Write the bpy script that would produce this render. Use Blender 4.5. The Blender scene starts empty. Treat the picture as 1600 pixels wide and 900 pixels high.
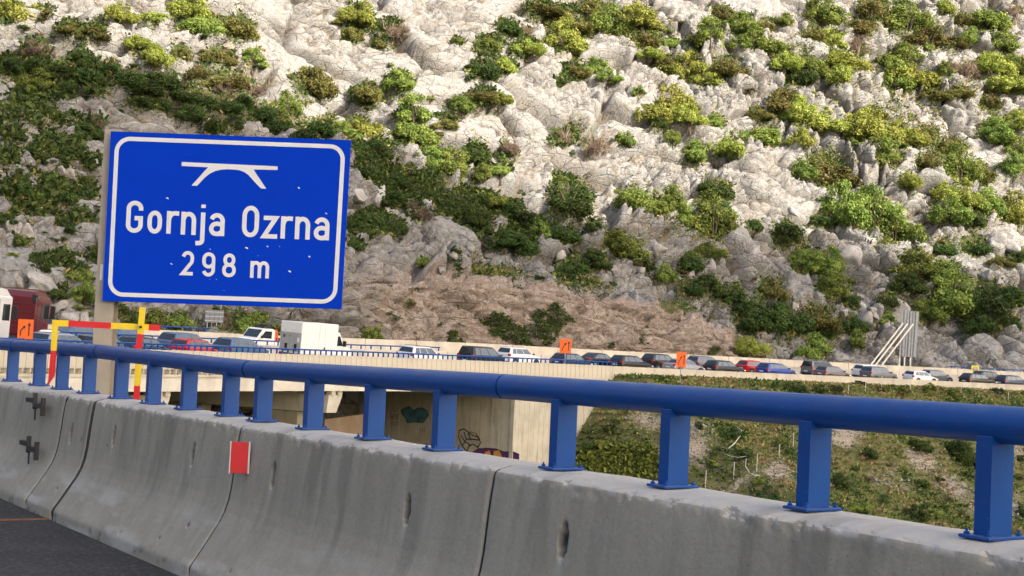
import bpy, math, random
import numpy as np
from mathutils import Vector, Matrix
from mathutils.bvhtree import BVHTree

# ------------------------------------------------------------------ camera, sky, sun, exposure
C = bpy.context.scene.collection
scn = bpy.context.scene
F = 2311.0                      # focal length in pixels of the 1600 px wide photograph
PITCH, ROLL = math.atan(100 / F), math.radians(2.55)
CAMZ = 1.56
cam_d = bpy.data.cameras.new('camera'); cam = bpy.data.objects.new('camera', cam_d); C.objects.link(cam)
cam_d.sensor_width = 36; cam_d.lens = F / 1600 * 36; cam_d.clip_end = 5000; cam_d.clip_start = 0.05
cam.matrix_world = Matrix.Translation((0, 0, CAMZ)) @ Matrix.Rotation(math.pi / 2 + PITCH, 4, 'X') @ Matrix.Rotation(ROLL, 4, 'Z')
scn.camera = cam
SUN_AZ = (0.72, -0.69)          # plan direction towards the sun
SUN_EL = math.radians(30)
w = bpy.data.worlds.new('World'); scn.world = w; w.use_nodes = True
nt = w.node_tree
sky = nt.nodes.new('ShaderNodeTexSky'); sky.sky_type = 'NISHITA'; sky.sun_disc = False
sky.sun_elevation = SUN_EL; sky.sun_rotation = math.atan2(SUN_AZ[0], SUN_AZ[1])
sky.air_density = 0.8; sky.dust_density = 7.0; sky.ozone_density = 0.6
nt.links.new(sky.outputs[0], nt.nodes['Background'].inputs[0]); nt.nodes['Background'].inputs[1].default_value = 0.15
sd = bpy.data.lights.new('sun', 'SUN'); sd.energy = 2.75; sd.angle = math.radians(0.5); sd.color = (1.0, 0.93, 0.80)
sun = bpy.data.objects.new('sun', sd); C.objects.link(sun)
tosun = Vector((SUN_AZ[0] * math.cos(SUN_EL), SUN_AZ[1] * math.cos(SUN_EL), math.sin(SUN_EL))).normalized()
sun.rotation_euler = tosun.to_track_quat('Z', 'Y').to_euler(); sun.location = tosun * 60
scn.view_settings.view_transform = 'Standard'; scn.view_settings.look = 'None'
scn.view_settings.exposure = 1.40; scn.view_settings.gamma = 1

rnd = random.Random(7)
CM = cam.matrix_world.copy(); CMi = CM.inverted()
def ray(px, py):
    v = CM.to_3x3() @ Vector(((px - 800) / F, (450 - py) / F, -1.0)); return v
def at(px, py, Y):
    v = ray(px, py); return Vector((0, 0, CAMZ)) + v * (Y / v.y)
def proj(p):
    q = CMi @ Vector(p); return 800 + F * q.x / -q.z, 450 - F * q.y / -q.z
def hor(px): return 550 + math.tan(ROLL) * (px - 800)

# ------------------------------------------------------------------ numpy noise
def _hash(ix, iy, seed):
    h = (ix.astype(np.int64) * 374761393 + iy.astype(np.int64) * 668265263 + seed * 974634777) & 0x7fffffff
    h = ((h ^ (h >> 13)) * 1274126177) & 0x7fffffff
    h = ((h ^ (h >> 16)) * 2246822519) & 0x7fffffff
    return ((h ^ (h >> 15)) & 0xffffff) / float(0xffffff)
def vnoise(x, y, seed=0):
    ix, iy = np.floor(x), np.floor(y); fx, fy = x - ix, y - iy
    fx = fx * fx * (3 - 2 * fx); fy = fy * fy * (3 - 2 * fy)
    a, b = _hash(ix, iy, seed), _hash(ix + 1, iy, seed); c, d = _hash(ix, iy + 1, seed), _hash(ix + 1, iy + 1, seed)
    return (a + (b - a) * fx) * (1 - fy) + (c + (d - c) * fx) * fy
def fbm(x, y, seed=0, o=4):
    r, a, t = 0, 1.0, 0
    for k in range(o):
        r = r + a * vnoise(x * 2 ** k + 17.3 * k, y * 2 ** k - 9.1 * k, seed + k); t += a; a *= .5
    return r / t
def voro(x, y, seed=0):
    ix, iy = np.floor(x), np.floor(y)
    F1 = np.full(x.shape, 9.); F2 = np.full(x.shape, 9.); idr = np.zeros(x.shape); tx = np.zeros(x.shape); ty = np.zeros(x.shape)
    for dx in (-1, 0, 1):
        for dy in (-1, 0, 1):
            cx, cy = ix + dx, iy + dy
            qx = cx + _hash(cx, cy, seed); qy = cy + _hash(cx, cy, seed + 5)
            d = np.hypot(qx - x, qy - y)
            near = d < F1
            F2 = np.where(near, F1, np.minimum(F2, d))
            idr = np.where(near, _hash(cx, cy, seed + 9), idr)
            tx = np.where(near, x - qx, tx); ty = np.where(near, y - qy, ty)
            F1 = np.where(near, d, F1)
    return F1, F2, idr, tx, ty
def sstep(a, b, x):
    t = np.clip((x - a) / (b - a), 0, 1); return t * t * (3 - 2 * t)

# ------------------------------------------------------------------ mesh helpers
class MB:
    def __init__(s): s.v = []; s.f = []; s.m = []
    def add(s, vs, fs, mi=0):
        n = len(s.v); s.v += [tuple(p) for p in vs]; s.f += [tuple(i + n for i in f) for f in fs]; s.m += [mi] * len(fs); return s
    def box(s, c, d, M=None, mi=0, ch=0.0):
        x, y, z = d[0] / 2, d[1] / 2, d[2] / 2
        if ch <= 0:
            vs = [Vector((sx * x, sy * y, sz * z)) for sz in (-1, 1) for sy in (-1, 1) for sx in (-1, 1)]
            fs = [(0, 2, 3, 1), (4, 5, 7, 6), (0, 1, 5, 4), (2, 6, 7, 3), (0, 4, 6, 2), (1, 3, 7, 5)]
        else:
            vs = []; 
            for sz, k in ((-1, ch), (-1, 0), (1, 0), (1, ch)):
                zz = sz * (z if k else z - ch)
                for (sx, sy) in ((-1, -1), (1, -1), (1, 1), (-1, 1)):
                    vs.append(Vector((sx * (x - k), sy * (y - k), zz)))
            fs = [(3, 2, 1, 0), (12, 13, 14, 15)]
            for r in range(3):
                for i in range(4):
                    fs.append((r * 4 + i, r * 4 + (i + 1) % 4, r * 4 + 4 + (i + 1) % 4, r * 4 + 4 + i))
        if M: vs = [M @ v for v in vs]
        return s.add([v + Vector(c) for v in vs], fs, mi)
    def beam(s, a, b, wd, ht, mi=0, up=(0, 0, 1)):
        a, b = Vector(a), Vector(b); d = (b - a); L = d.length; d.normalize()
        u = Vector(up); r = d.cross(u)
        if r.length < 1e-4: r = d.cross(Vector((1, 0, 0)))
        r.normalize(); u = r.cross(d)
        M = Matrix((r, d, u)).transposed()
        return s.box((a + b) / 2, (wd, L, ht), M, mi)
    def tube(s, pts, r, n=12, mi=0, cap=True):
        pts = [Vector(p) for p in pts]; rs = r if isinstance(r, (list, tuple)) else [r] * len(pts)
        base = len(s.v); vs = []; fs = []
        for i, p in enumerate(pts):
            d = (pts[min(i + 1, len(pts) - 1)] - pts[max(i - 1, 0)]).normalized()
            a = d.cross(Vector((0, 0, 1)));
            if a.length < 1e-3: a = d.cross(Vector((1, 0, 0)))
            a.normalize(); b = a.cross(d)
            for k in range(n):
                t = 2 * math.pi * k / n; vs.append(p + (a * math.cos(t) + b * math.sin(t)) * rs[i])
        for i in range(len(pts) - 1):
            for k in range(n):
                fs.append((i * n + k, i * n + (k + 1) % n, (i + 1) * n + (k + 1) % n, (i + 1) * n + k))
        if cap: fs += [tuple(range(n))[::-1], tuple((len(pts) - 1) * n + k for k in range(n))]
        return s.add(vs, fs, mi)
    def prism(s, poly, a, b, axis='y', mi=0):
        """poly in two coordinates, extruded between a and b on the third axis"""
        def P(u, v, t): return {'y': (u, t, v), 'x': (t, u, v), 'z': (u, v, t)}[axis]
        n = len(poly); vs = [P(u, v, a) for u, v in poly] + [P(u, v, b) for u, v in poly]
        fs = [tuple(range(n)), tuple(range(n, 2 * n))[::-1]] + [(i, i + n, (i + 1) % n + n, (i + 1) % n) for i in range(n)]
        return s.add(vs, fs, mi)
    def build(s, name, mat, parent=None, smooth=False, world=False, angle=None):
        vs = s.v
        if world and parent is not None:
            L = parent.location; vs = [(p[0] - L.x, p[1] - L.y, p[2] - L.z) for p in vs]
        me = bpy.data.meshes.new(name); me.from_pydata(vs, [], s.f)
        mats = mat if isinstance(mat, (list, tuple)) else [mat]
        for m in mats: me.materials.append(m)
        if len(mats) > 1: me.polygons.foreach_set('material_index', s.m)
        if smooth: me.polygons.foreach_set('use_smooth', [True] * len(s.f))
        me.update()
        o = bpy.data.objects.new(name, me); C.objects.link(o)
        if parent is not None: o.parent = parent
        if smooth and angle: 
            try: me.set_sharp_from_angle(angle=math.radians(angle))
            except Exception: pass
        return o
def tag(o, label=None, cat=None, group=None, kind=None):
    if label and len(label.split()) > 16: label = ' '.join(t for t in label.split() if t != 'the')
    if label and len(label.split()) > 16: label = label.replace(' slope', '').replace('shrubs on', 'shrubs').replace('from left of', 'from left,')
    if label: o['label'] = label
    if cat: o['category'] = cat
    if group: o['group'] = group
    if kind: o['kind'] = kind
    return o
def empty(name, loc=(0, 0, 0), rz=0):
    o = bpy.data.objects.new(name, None); C.objects.link(o); o.location = loc; o.rotation_euler = (0, 0, rz); o.empty_display_size = .3; return o
def copy_tree(o, parent=None):
    c = o.copy(); C.objects.link(c); c.parent = parent
    for ch in list(o.children): copy_tree(ch, c)
    return c
def npmesh(name, V, Fq, mats, smooth=True, attrs=None):
    me = bpy.data.meshes.new(name)
    k = Fq.shape[1]
    me.vertices.add(len(V)); me.vertices.foreach_set('co', V.astype(np.float32).ravel())
    me.loops.add(Fq.size); me.loops.foreach_set('vertex_index', Fq.astype(np.int32).ravel())
    me.polygons.add(len(Fq)); me.polygons.foreach_set('loop_start', (np.arange(len(Fq)) * k).astype(np.int32))
    me.polygons.foreach_set('loop_total', np.full(len(Fq), k, np.int32))
    if smooth: me.polygons.foreach_set('use_smooth', np.ones(len(Fq), bool))
    for m in mats: me.materials.append(m)
    for an, arr in (attrs or {}).items():
        a = me.attributes.new(an, 'FLOAT', 'POINT'); a.data.foreach_set('value', arr.astype(np.float32).ravel())
    me.update(calc_edges=True); me.validate()
    return me
def gridfaces(nu, nv):
    i = np.arange(nu * nv).reshape(nu, nv)
    return np.stack([i[:-1, :-1], i[1:, :-1], i[1:, 1:], i[:-1, 1:]], -1).reshape(-1, 4)

# ------------------------------------------------------------------ materials
class N:
    def __init__(s, name, rough=.6, metal=0., spec=.5):
        s.m = bpy.data.materials.new(name); s.m.use_nodes = True; s.t = s.m.node_tree; s.b = s.t.nodes['Principled BSDF']
        s.b.inputs['Roughness'].default_value = rough; s.b.inputs['Metallic'].default_value = metal
        s.b.inputs['Specular IOR Level'].default_value = spec
    def n(s, t, **k):
        x = s.t.nodes.new('ShaderNode' + t)
        for a, b in k.items(): setattr(x, a, b)
        return x
    def l(s, a, b): s.t.links.new(a, b)
    def coord(s, scale=(1, 1, 1), rot=(0, 0, 0), kind='Object'):
        t = s.n('TexCoord'); m = s.n('Mapping'); m.inputs['Scale'].default_value = scale; m.inputs['Rotation'].default_value = rot
        s.l(t.outputs[kind], m.inputs[0]); return m.outputs[0]
    def noise(s, vec, sc=5, det=4, ro=.55, dist=0):
        x = s.n('TexNoise'); x.inputs['Scale'].default_value = sc; x.inputs['Detail'].default_value = det; x.inputs['Roughness'].default_value = ro; x.inputs['Distortion'].default_value = dist
        s.l(vec, x.inputs['Vector']); return x.outputs[0]
    def ramp(s, fac, pts):
        x = s.n('ValToRGB'); e = x.color_ramp.elements
        while len(e) < len(pts): e.new(.5)
        for i, (p, c) in enumerate(pts): e[i].position = p; e[i].color = (*c, 1) if len(c) == 3 else c
        s.l(fac, x.inputs[0]); return x.outputs[0]
    def mix(s, fac, a, b, mode='MIX'):
        x = s.n('Mix', data_type='RGBA', blend_type=mode); x.clamp_factor = True
        for sock, v in ((x.inputs[0], fac), (x.inputs[6], a), (x.inputs[7], b)):
            if isinstance(v, (int, float)): sock.default_value = v
            elif isinstance(v, tuple): sock.default_value = (*v, 1)
            else: s.l(v, sock)
        return x.outputs[2]
    def math(s, op, a, b=0.0):
        x = s.n('Math', operation=op)
        for sock, v in ((x.inputs[0], a), (x.inputs[1], b)):
            if isinstance(v, (int, float)): sock.default_value = v
            else: s.l(v, sock)
        return x.outputs[0]
    def attr(s, name):
        x = s.n('Attribute', attribute_name=name); return x.outputs['Fac']
    def col(s, c):
        if isinstance(c, tuple): s.b.inputs['Base Color'].default_value = (*c, 1)
        else: s.l(c, s.b.inputs['Base Color'])
        return s
    def bump(s, h, st=.3, dist=.02):
        x = s.n('Bump'); x.inputs['Strength'].default_value = st; x.inputs['Distance'].default_value = dist
        s.l(h, x.inputs['Height']); s.l(x.outputs[0], s.b.inputs['Normal']); return s
def plain(name, c, rough=.5, metal=0., var=.12, sc=8., spec=.5, coat=0.):
    m = N(name, rough, metal, spec); v = m.coord()
    n = m.noise(v, sc, 5)
    lo = tuple(x * (1 - var) for x in c); hi = tuple(min(1, x * (1 + var)) for x in c)
    m.col(m.ramp(n, [(.3, lo), (.7, hi)]))
    if coat: m.b.inputs['Coat Weight'].default_value = coat
    return m.m

def mat_near_concrete():
    m = N('weathered_barrier_concrete', .85, spec=.3); v = m.coord()
    big = m.noise(v, 1.3, 4); fine = m.noise(v, 45, 5, .65); mid = m.noise(v, 9, 5, .6)
    st = m.noise(m.coord((9, 9, .7)), 1.0, 4, .6)
    c = m.ramp(big, [(.3, (.335, .30, .235)), (.55, (.365, .33, .26)), (.75, (.41, .37, .30))])
    c = m.mix(m.ramp(st, [(.42, (0, 0, 0)), (.7, (1, 1, 1))]), c, m.mix(.25, c, (.10, .10, .095)))
    c = m.mix(m.math('MULTIPLY', m.ramp(mid, [(.35, (0, 0, 0)), (.75, (1, 1, 1))]), .25), c, (.34, .33, .31))
    c = m.mix(m.math('MULTIPLY', m.ramp(fine, [(.4, (0, 0, 0)), (.7, (1, 1, 1))]), .22), c, (.14, .14, .13))
    # bleached, scraped upper face and edge
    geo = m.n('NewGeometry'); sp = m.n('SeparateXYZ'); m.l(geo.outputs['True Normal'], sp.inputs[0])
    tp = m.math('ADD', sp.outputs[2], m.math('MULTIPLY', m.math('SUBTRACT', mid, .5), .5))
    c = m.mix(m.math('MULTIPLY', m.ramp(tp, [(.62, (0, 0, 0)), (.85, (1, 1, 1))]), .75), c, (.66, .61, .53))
    dk = m.attr('stain_shade'); c = m.mix(dk, c, (.03, .032, .035))
    lt = m.attr('scrape'); c = m.mix(m.math('MULTIPLY', lt, .8), c, (.50, .48, .45))
    vo = m.n('TexVoronoi'); vo.inputs['Scale'].default_value = 26; m.l(v, vo.inputs['Vector'])
    pit = m.ramp(vo.outputs[0], [(.0, (0, 0, 0)), (.12, (1, 1, 1))])
    c = m.mix(.75, c, m.mix(pit, m.mix(.5, c, (.05, .05, .05)), c))
    m.col(c)
    h = m.math('ADD', m.math('MULTIPLY', fine, .5), m.math('ADD', m.math('MULTIPLY', pit, .5), mid))
    m.bump(h, .55, .012); return m.m
def mat_far_concrete(name, c0, streak=.5):
    m = N(name, .85, spec=.25); v = m.coord()
    a = m.noise(v, .7, 5); st = m.noise(m.coord((2.2, 2.2, .25)), 1.0, 5, .65); f = m.noise(v, 9, 4)
    lo = tuple(x * .78 for x in c0); hi = tuple(min(.9, x * 1.1) for x in c0)
    c = m.ramp(a, [(.3, lo), (.7, hi)])
    c = m.mix(m.math('MULTIPLY', m.ramp(st, [(.52, (0, 0, 0)), (.75, (1, 1, 1))]), streak), c, tuple(x * .4 for x in c0))
    c = m.mix(m.math('MULTIPLY', f, .25), c, tuple(x * .8 for x in c0))
    m.col(c).bump(f, .3, .03); return m.m
def mat_asphalt(name, c0=.05):
    m = N(name, .9, spec=.3); v = m.coord()
    f = m.noise(v, 24, 4, .8); b = m.noise(v, 1.6, 6, .65)
    vo = m.n('TexVoronoi'); vo.inputs['Scale'].default_value = 42; m.l(v, vo.inputs['Vector'])
    c = m.ramp(b, [(.3, (c0 * .7, c0 * .72, c0 * .76)), (.7, (c0 * 1.2, c0 * 1.2, c0 * 1.2))])
    c = m.mix(m.ramp(f, [(.5, (0, 0, 0)), (.68, (1, 1, 1))]), c, (c0 * 2.6, c0 * 2.6, c0 * 2.6))
    sp = m.ramp(m.noise(v, 15, 2, .5), [(.70, (0, 0, 0)), (.73, (1, 1, 1))])
    c = m.mix(m.math('MULTIPLY', sp, .6), c, (.3, .29, .27))
    m.col(c).bump(m.math('ADD', f, vo.outputs[0]), 1.0, .03); return m.m
def mat_hill():
    m = N('limestone_hillside', .95, spec=.15); v = m.coord()
    veg, cut, crack, cid, grey = m.attr('veg'), m.attr('cut'), m.attr('crack'), m.attr('cid'), m.attr('grey')
    n1 = m.noise(v, .35, 6, .6); n2 = m.noise(v, 1.9, 6, .65); n3 = m.noise(v, 6, 4, .7)
    rock = m.ramp(n2, [(.25, (.23, .222, .208)), (.45, (.36, .348, .328)), (.7, (.46, .448, .425))])
    rock = m.mix(m.math('MULTIPLY', cid, .35), rock, (.33, .325, .325))
    rock = m.mix(m.math('MULTIPLY', m.ramp(n1, [(.5, (0, 0, 0)), (.7, (1, 1, 1))]), .22), rock, (.44, .37, .28))
    rock = m.mix(grey, rock, m.mix(.75, rock, m.ramp(n2, [(.3, (.165, .168, .17)), (.65, (.335, .34, .345))])))  # darker, cooler rock: shade of the lower slope put into the colour
    # water streaks and lichen down the faces
    stv = m.noise(m.coord((1.6, 1.6, .35)), 1.2, 5, .7)
    rock = m.mix(m.math('MULTIPLY', m.ramp(stv, [(.55, (0, 0, 0)), (.72, (1, 1, 1))]), .55), rock, (.15, .15, .15))
    rock = m.mix(m.math('MULTIPLY', m.ramp(n3, [(.52, (0, 0, 0)), (.68, (1, 1, 1))]), .35), rock, (.17, .17, .165))
    vd = m.n('VectorMath', operation='ADD'); nz = m.n('TexNoise'); nz.inputs['Scale'].default_value = .8; nz.inputs['Detail'].default_value = 3; m.l(v, nz.inputs['Vector'])
    m.l(m.coord((1, 1, 1.7), (.25, .5, 0)), vd.inputs[0]); m.l(nz.outputs['Color'], vd.inputs[1])
    def jnt(sc, wdt):
        x = m.n('TexVoronoi', feature='DISTANCE_TO_EDGE'); x.inputs['Scale'].default_value = sc; m.l(vd.outputs[0], x.inputs['Vector']); return m.ramp(x.outputs['Distance'], [(0, (0, 0, 0)), (wdt, (1, 1, 1))])
    j1, j2 = jnt(.45, .05), jnt(1.4, .07)
    jn = m.ramp(m.noise(v, .22, 4, .6), [(.36, (0, 0, 0)), (.5, (1, 1, 1))]); j1 = m.mix(jn, (1., 1., 1.), j1); j2 = m.mix(m.ramp(n1, [(.45, (0, 0, 0)), (.6, (1, 1, 1))]), (1., 1., 1.), j2)
    jm = m.math('MULTIPLY', m.math('ADD', .72, m.math('MULTIPLY', j1, .28)), m.math('ADD', .90, m.math('MULTIPLY', j2, .10)))
    rock = m.mix(1.0, rock, jm, 'MULTIPLY')
    cutc = m.ramp(n2, [(.25, (.21, .165, .14)), (.5, (.34, .28, .235)), (.72, (.47, .41, .355))])
    band = m.noise(m.coord((.12, .12, 1.6)), 1.5, 4, .6); cutc = m.mix(m.math('MULTIPLY', m.ramp(band, [(.5, (0, 0, 0)), (.6, (1, 1, 1))]), .5), cutc, (.20, .125, .09))
    cutc = m.mix(m.math('MULTIPLY', m.ramp(stv, [(.5, (0, 0, 0)), (.65, (1, 1, 1))]), .5), cutc, (.14, .11, .09))
    c = m.mix(m.math('MULTIPLY', cut, .92), rock, cutc)
    c = m.mix(m.math('MULTIPLY', crack, .85), c, m.ramp(n1, [(.4, (.05, .045, .038)), (.62, (.17, .125, .075))]))
    soil = m.ramp(m.noise(v, .9, 6, .7), [(.25, (.05, .07, .025)), (.45, (.085, .10, .035)), (.6, (.16, .14, .07)), (.75, (.22, .19, .12))])
    soil = m.mix(m.math('MULTIPLY', m.ramp(n3, [(.4, (0, 0, 0)), (.62, (1, 1, 1))]), .5), soil, (.045, .06, .02))
    vf = m.ramp(m.math('ADD', veg, m.math('MULTIPLY', m.math('SUBTRACT', n3, .5), .9)), [(.46, (0, 0, 0)), (.58, (1, 1, 1))])
    m.col(m.mix(vf, c, soil))
    m.bump(m.math('ADD', m.math('ADD', m.math('MULTIPLY', n3, .6), n2), m.math('ADD', m.math('MULTIPLY', j1, .4), m.math('MULTIPLY', j2, .15))), 1.0, .30); return m.m
def mat_ground():
    m = N('grassy_embankment', .95, spec=.1); v = m.coord()
    veg, grav = m.attr('veg'), m.attr('gravel'); n2 = m.noise(v, 1.4, 6, .7); n3 = m.noise(v, 7, 4, .75)
    gr = m.ramp(n3, [(.3, (.22, .18, .13)), (.5, (.38, .32, .25)), (.7, (.58, .52, .45))])
    soil = m.ramp(n2, [(.25, (.08, .10, .035)), (.5, (.15, .155, .065)), (.7, (.26, .225, .14))])
    soil = m.mix(m.ramp(n3, [(.45, (0, 0, 0)), (.7, (1, 1, 1))]), soil, (.13, .14, .07))
    f = m.ramp(m.math('ADD', grav, m.math('ADD', m.math('MULTIPLY', m.math('SUBTRACT', n3, .5), 1.3), m.math('MULTIPLY', m.math('SUBTRACT', n2, .5), 1.2))), [(.38, (0, 0, 0)), (.75, (1, 1, 1))])
    m.col(m.mix(f, soil, gr)).bump(m.math('ADD', n3, n2), .9, .2); return m.m
def mat_leaf(name, c0, c1, tr=.25):
    m = N(name, .75, spec=.15); oi = m.n('ObjectInfo'); g = m.coord(kind='Object')
    n = m.noise(g, 1.1, 3, .6); at_ = m.attr('tone')
    f = m.math('ADD', m.math('MULTIPLY', n, .5), m.math('MULTIPLY', at_, .5))
    c = m.ramp(f, [(.28, c0), (.68, c1)])
    hs = m.n('HueSaturation'); m.l(c, hs.inputs['Color'])
    m.l(m.math('ADD', .466, m.math('MULTIPLY', oi.outputs['Random'], .032)), hs.inputs['Hue'])
    m.l(m.math('ADD', .75, m.math('MULTIPLY', oi.outputs['Random'], .5)), hs.inputs['Value'])
    m.l(hs.outputs[0], m.b.inputs['Base Color'])
    t = m.n('BsdfTranslucent'); m.l(hs.outputs[0], t.inputs[0]); mx = m.n('MixShader'); mx.inputs[0].default_value = tr
    m.l(m.b.outputs[0], mx.inputs[1]); m.l(t.outputs[0], mx.inputs[2]); m.l(mx.outputs[0], m.t.nodes['Material Output'].inputs[0]); return m.m
def mat_boulder():
    m = N('grey_limestone_boulder', .95, spec=.15); v = m.coord(); n2 = m.noise(v, 1.6, 6, .7); n3 = m.noise(v, 6, 4, .7)
    c = m.ramp(n2, [(.3, (.22, .215, .21)), (.5, (.37, .355, .34)), (.7, (.48, .465, .44))])
    c = m.mix(m.math('MULTIPLY', m.ramp(n3, [(.5, (0, 0, 0)), (.68, (1, 1, 1))]), .4), c, (.16, .16, .16))
    m.col(c).bump(m.math('ADD', n2, n3), 1, .15); return m.m
def mat_blue():
    m = N('blue_painted_steel', .42, spec=.28); v = m.coord(); n = m.noise(v, 3, 5); f = m.noise(m.coord((30, 30, 4)), 3, 4, .7)
    c = m.ramp(n, [(.3, (.003, .055, .25)), (.7, (.005, .072, .31))])
    dirt = m.noise(m.coord((2, 2, 9)), 2.2, 6, .7); c = m.mix(m.math('MULTIPLY', m.ramp(dirt, [(.5, (0, 0, 0)), (.75, (1, 1, 1))]), .35), c, (.05, .075, .16))
    c = m.mix(m.math('MULTIPLY', m.ramp(f, [(.6, (0, 0, 0)), (.8, (1, 1, 1))]), .25), c, (.06, .13, .33))
    ch = m.ramp(m.noise(v, 55, 3, .6), [(.74, (0, 0, 0)), (.77, (1, 1, 1))]); c = m.mix(m.math('MULTIPLY', ch, .7), c, (.03, .025, .03))
    geo = m.n('NewGeometry'); sp_ = m.n('SeparateXYZ'); m.l(geo.outputs['Normal'], sp_.inputs[0])
    du = m.math('MULTIPLY', m.ramp(sp_.outputs[2], [(.35, (0, 0, 0)), (.95, (1, 1, 1))]), m.ramp(m.noise(v, 7, 5, .7), [(.35, (.1, .1, .1)), (.7, (.5, .5, .5))])); c = m.mix(du, c, (.17, .20, .26))
    scr = m.ramp(m.noise(m.coord((14, 14, 60), (0, 0, .6)), 1.4, 3, .7), [(.68, (0, 0, 0)), (.70, (1, 1, 1))]); c = m.mix(m.math('MULTIPLY', scr, .4), c, (.12, .17, .32))
    m.col(c); m.l(m.ramp(n, [(.3, (.34, .34, .34)), (.7, (.5, .5, .5))]), m.b.inputs['Roughness']); m.bump(f, .12, .003); return m.m

M = dict(
    near=mat_near_concrete(), parapet=mat_far_concrete('pale_parapet_concrete', (.56, .51, .42), .35),
    wall2=mat_far_concrete('pale_wall_concrete', (.55, .51, .43), .35), girder=mat_far_concrete('girder_concrete', (.66, .62, .54), .3),
    grime=mat_far_concrete('stained_concrete', (.42, .38, .30), .6), abut=mat_far_concrete('board_marked_concrete', (.50, .46, .375), .75),
    tan=mat_far_concrete('tan_render', (.40, .30, .22), .4),
    asphalt=mat_asphalt('dark_asphalt', .055), faras=mat_asphalt('worn_asphalt', .12), hill=mat_hill(), ground=mat_ground(), blue=mat_blue(),
    signblue=plain('sign_blue_sheeting', (.0, .036, .47), .8, var=.03, sc=2, spec=.08), signwhite=plain('sign_white_sheeting', (.62, .64, .66), .4, var=.05),
    postm=plain('galvanised_post', (.33, .29, .235), .6, .0, .12, 5), galv=plain('galvanised_steel', (.26, .28, .31), .45, .4, .15, 3),
    galvl=plain('pale_steel_brace', (.62, .60, .54), .5, .1, .1, 3), yellow=plain('yellow_paint', (.78, .56, .02), .5, var=.08), red=plain('red_paint', (.60, .015, .02), .45, var=.1),
    orange=plain('orange_sheeting', (.80, .14, .015), .5, var=.06), black=plain('black_paint', (.012, .012, .014), .5), dark=plain('black_rubber', (.02, .02, .022), .7),
    fluoro=plain('fluorescent_yellow_sheeting', (.70, .85, .02), .5, var=.05), white=plain('white_paint', (.80, .80, .78), .4, var=.04, sc=3, coat=.3),
    greyp=plain('grey_panel', (.36, .36, .35), .5, var=.1, sc=3), glass=plain('dark_glass', (.02, .026, .032), .08, var=.2, spec=.9),
    glass2=plain('pale_glass', (.10, .12, .13), .08, var=.3, spec=1.0), tail=plain('tail_light_red', (.45, .01, .015), .2, var=.1), head=plain('headlight_glass', (.7, .7, .7), .15),
    plate=plain('plate_white', (.75, .75, .72), .5), bark=plain('bark', (.10, .075, .055), .9, var=.3), twig=plain('grey_twigs', (.24, .18, .14), .9, var=.3),
    boulder=mat_boulder(), rust=plain('rust_brown', (.20, .10, .05), .8, var=.3, sc=30), steel=plain('dark_steel', (.035, .035, .038), .5, .3),
    gblue=plain('graffiti_blue', (.06, .17, .22), .9, var=.4, sc=2), gteal=plain('graffiti_teal', (.16, .25, .20), .8), gpurple=plain('graffiti_purple', (.10, .02, .12), .8), gyel=plain('graffiti_ochre', (.55, .30, .03), .8),
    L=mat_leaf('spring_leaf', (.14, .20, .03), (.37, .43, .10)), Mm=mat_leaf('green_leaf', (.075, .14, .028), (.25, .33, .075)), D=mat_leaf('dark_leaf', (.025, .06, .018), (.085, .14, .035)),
    O=mat_leaf('olive_leaf', (.075, .085, .022), (.22, .215, .06)), B=mat_leaf('bare_twig_tips', (.12, .09, .065), (.26, .20, .14), .1), G=mat_leaf('grass_blades', (.09, .12, .03), (.28, .31, .09)),
    S=mat_leaf('straw', (.20, .15, .07), (.36, .28, .14)),
    hills2=plain('far_ridge_scrub', (.16, .16, .12), .95, var=.4, sc=.02),
)
PAINT = {k: plain('car_paint_' + k, c, .25, mt, .03, 2, coat=.6) for k, (c, mt) in dict(
    white=((.78, .78, .78), 0), silver=((.36, .39, .43), .35), grey=((.16, .17, .19), .3), black=((.012, .013, .016), 0), darkblue=((.02, .035, .07), .1),
    blue=((.015, .05, .30), .1), red=((.50, .012, .02), 0), bluegrey=((.10, .17, .30), .3), brown=((.17, .14, .15), .3), darkred=((.10, .004, .010), 0)).items()}

# ------------------------------------------------------------------ far road axis (outer face of the near parapet), then s/w coordinates
_ctl = [(-110, 72), (0, 77.5), (400, 98), (700, 117), (900, 130), (1150, 145.5), (1400, 160), (1600, 171)]
_P = np.array([((x - 800) / F * d, d) for x, d in _ctl])
_t = np.concatenate([[0], np.cumsum(np.hypot(*np.diff(_P, axis=0).T))])
_cx = np.polyfit(_t, _P[:, 0], 3); _cy = np.polyfit(_t, _P[:, 1], 3)
_tt = np.linspace(0, _t[-1], 400); _Q = np.stack([np.polyval(_cx, _tt), np.polyval(_cy, _tt)], 1)
_s = np.concatenate([[0], np.cumsum(np.hypot(*np.diff(_Q, axis=0).T))]); SL = _s[-1]
_T = np.gradient(_Q, _s, axis=0); _T /= np.linalg.norm(_T, axis=1)[:, None]
_d0, _d1 = _T[0], _T[-1]
def axis(s):
    s = np.asarray(s, float); sc = np.clip(s, 0, SL)
    x = np.interp(sc, _s, _Q[:, 0]); y = np.interp(sc, _s, _Q[:, 1]); tx = np.interp(sc, _s, _T[:, 0]); ty = np.interp(sc, _s, _T[:, 1])
    n = np.hypot(tx, ty); tx, ty = tx / n, ty / n
    e = s - sc; return x + tx * e, y + ty * e, tx, ty
def sw(s, w_):
    x, y, tx, ty = axis(s); return x - ty * w_, y + tx * w_
_zs = None
def ztop(s):
    return np.interp(s, ZS[0], ZS[1])
def hpar(s): return float(np.interp(s, HS[0], HS[1]))    # height of the near parapet above the road
def pt(s, w_, z): x, y = sw(s, w_); return Vector((float(x), float(y), float(z)))
def roadz(s, w_): return float(ztop(s)) - hpar(s) + .055 * w_
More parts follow.
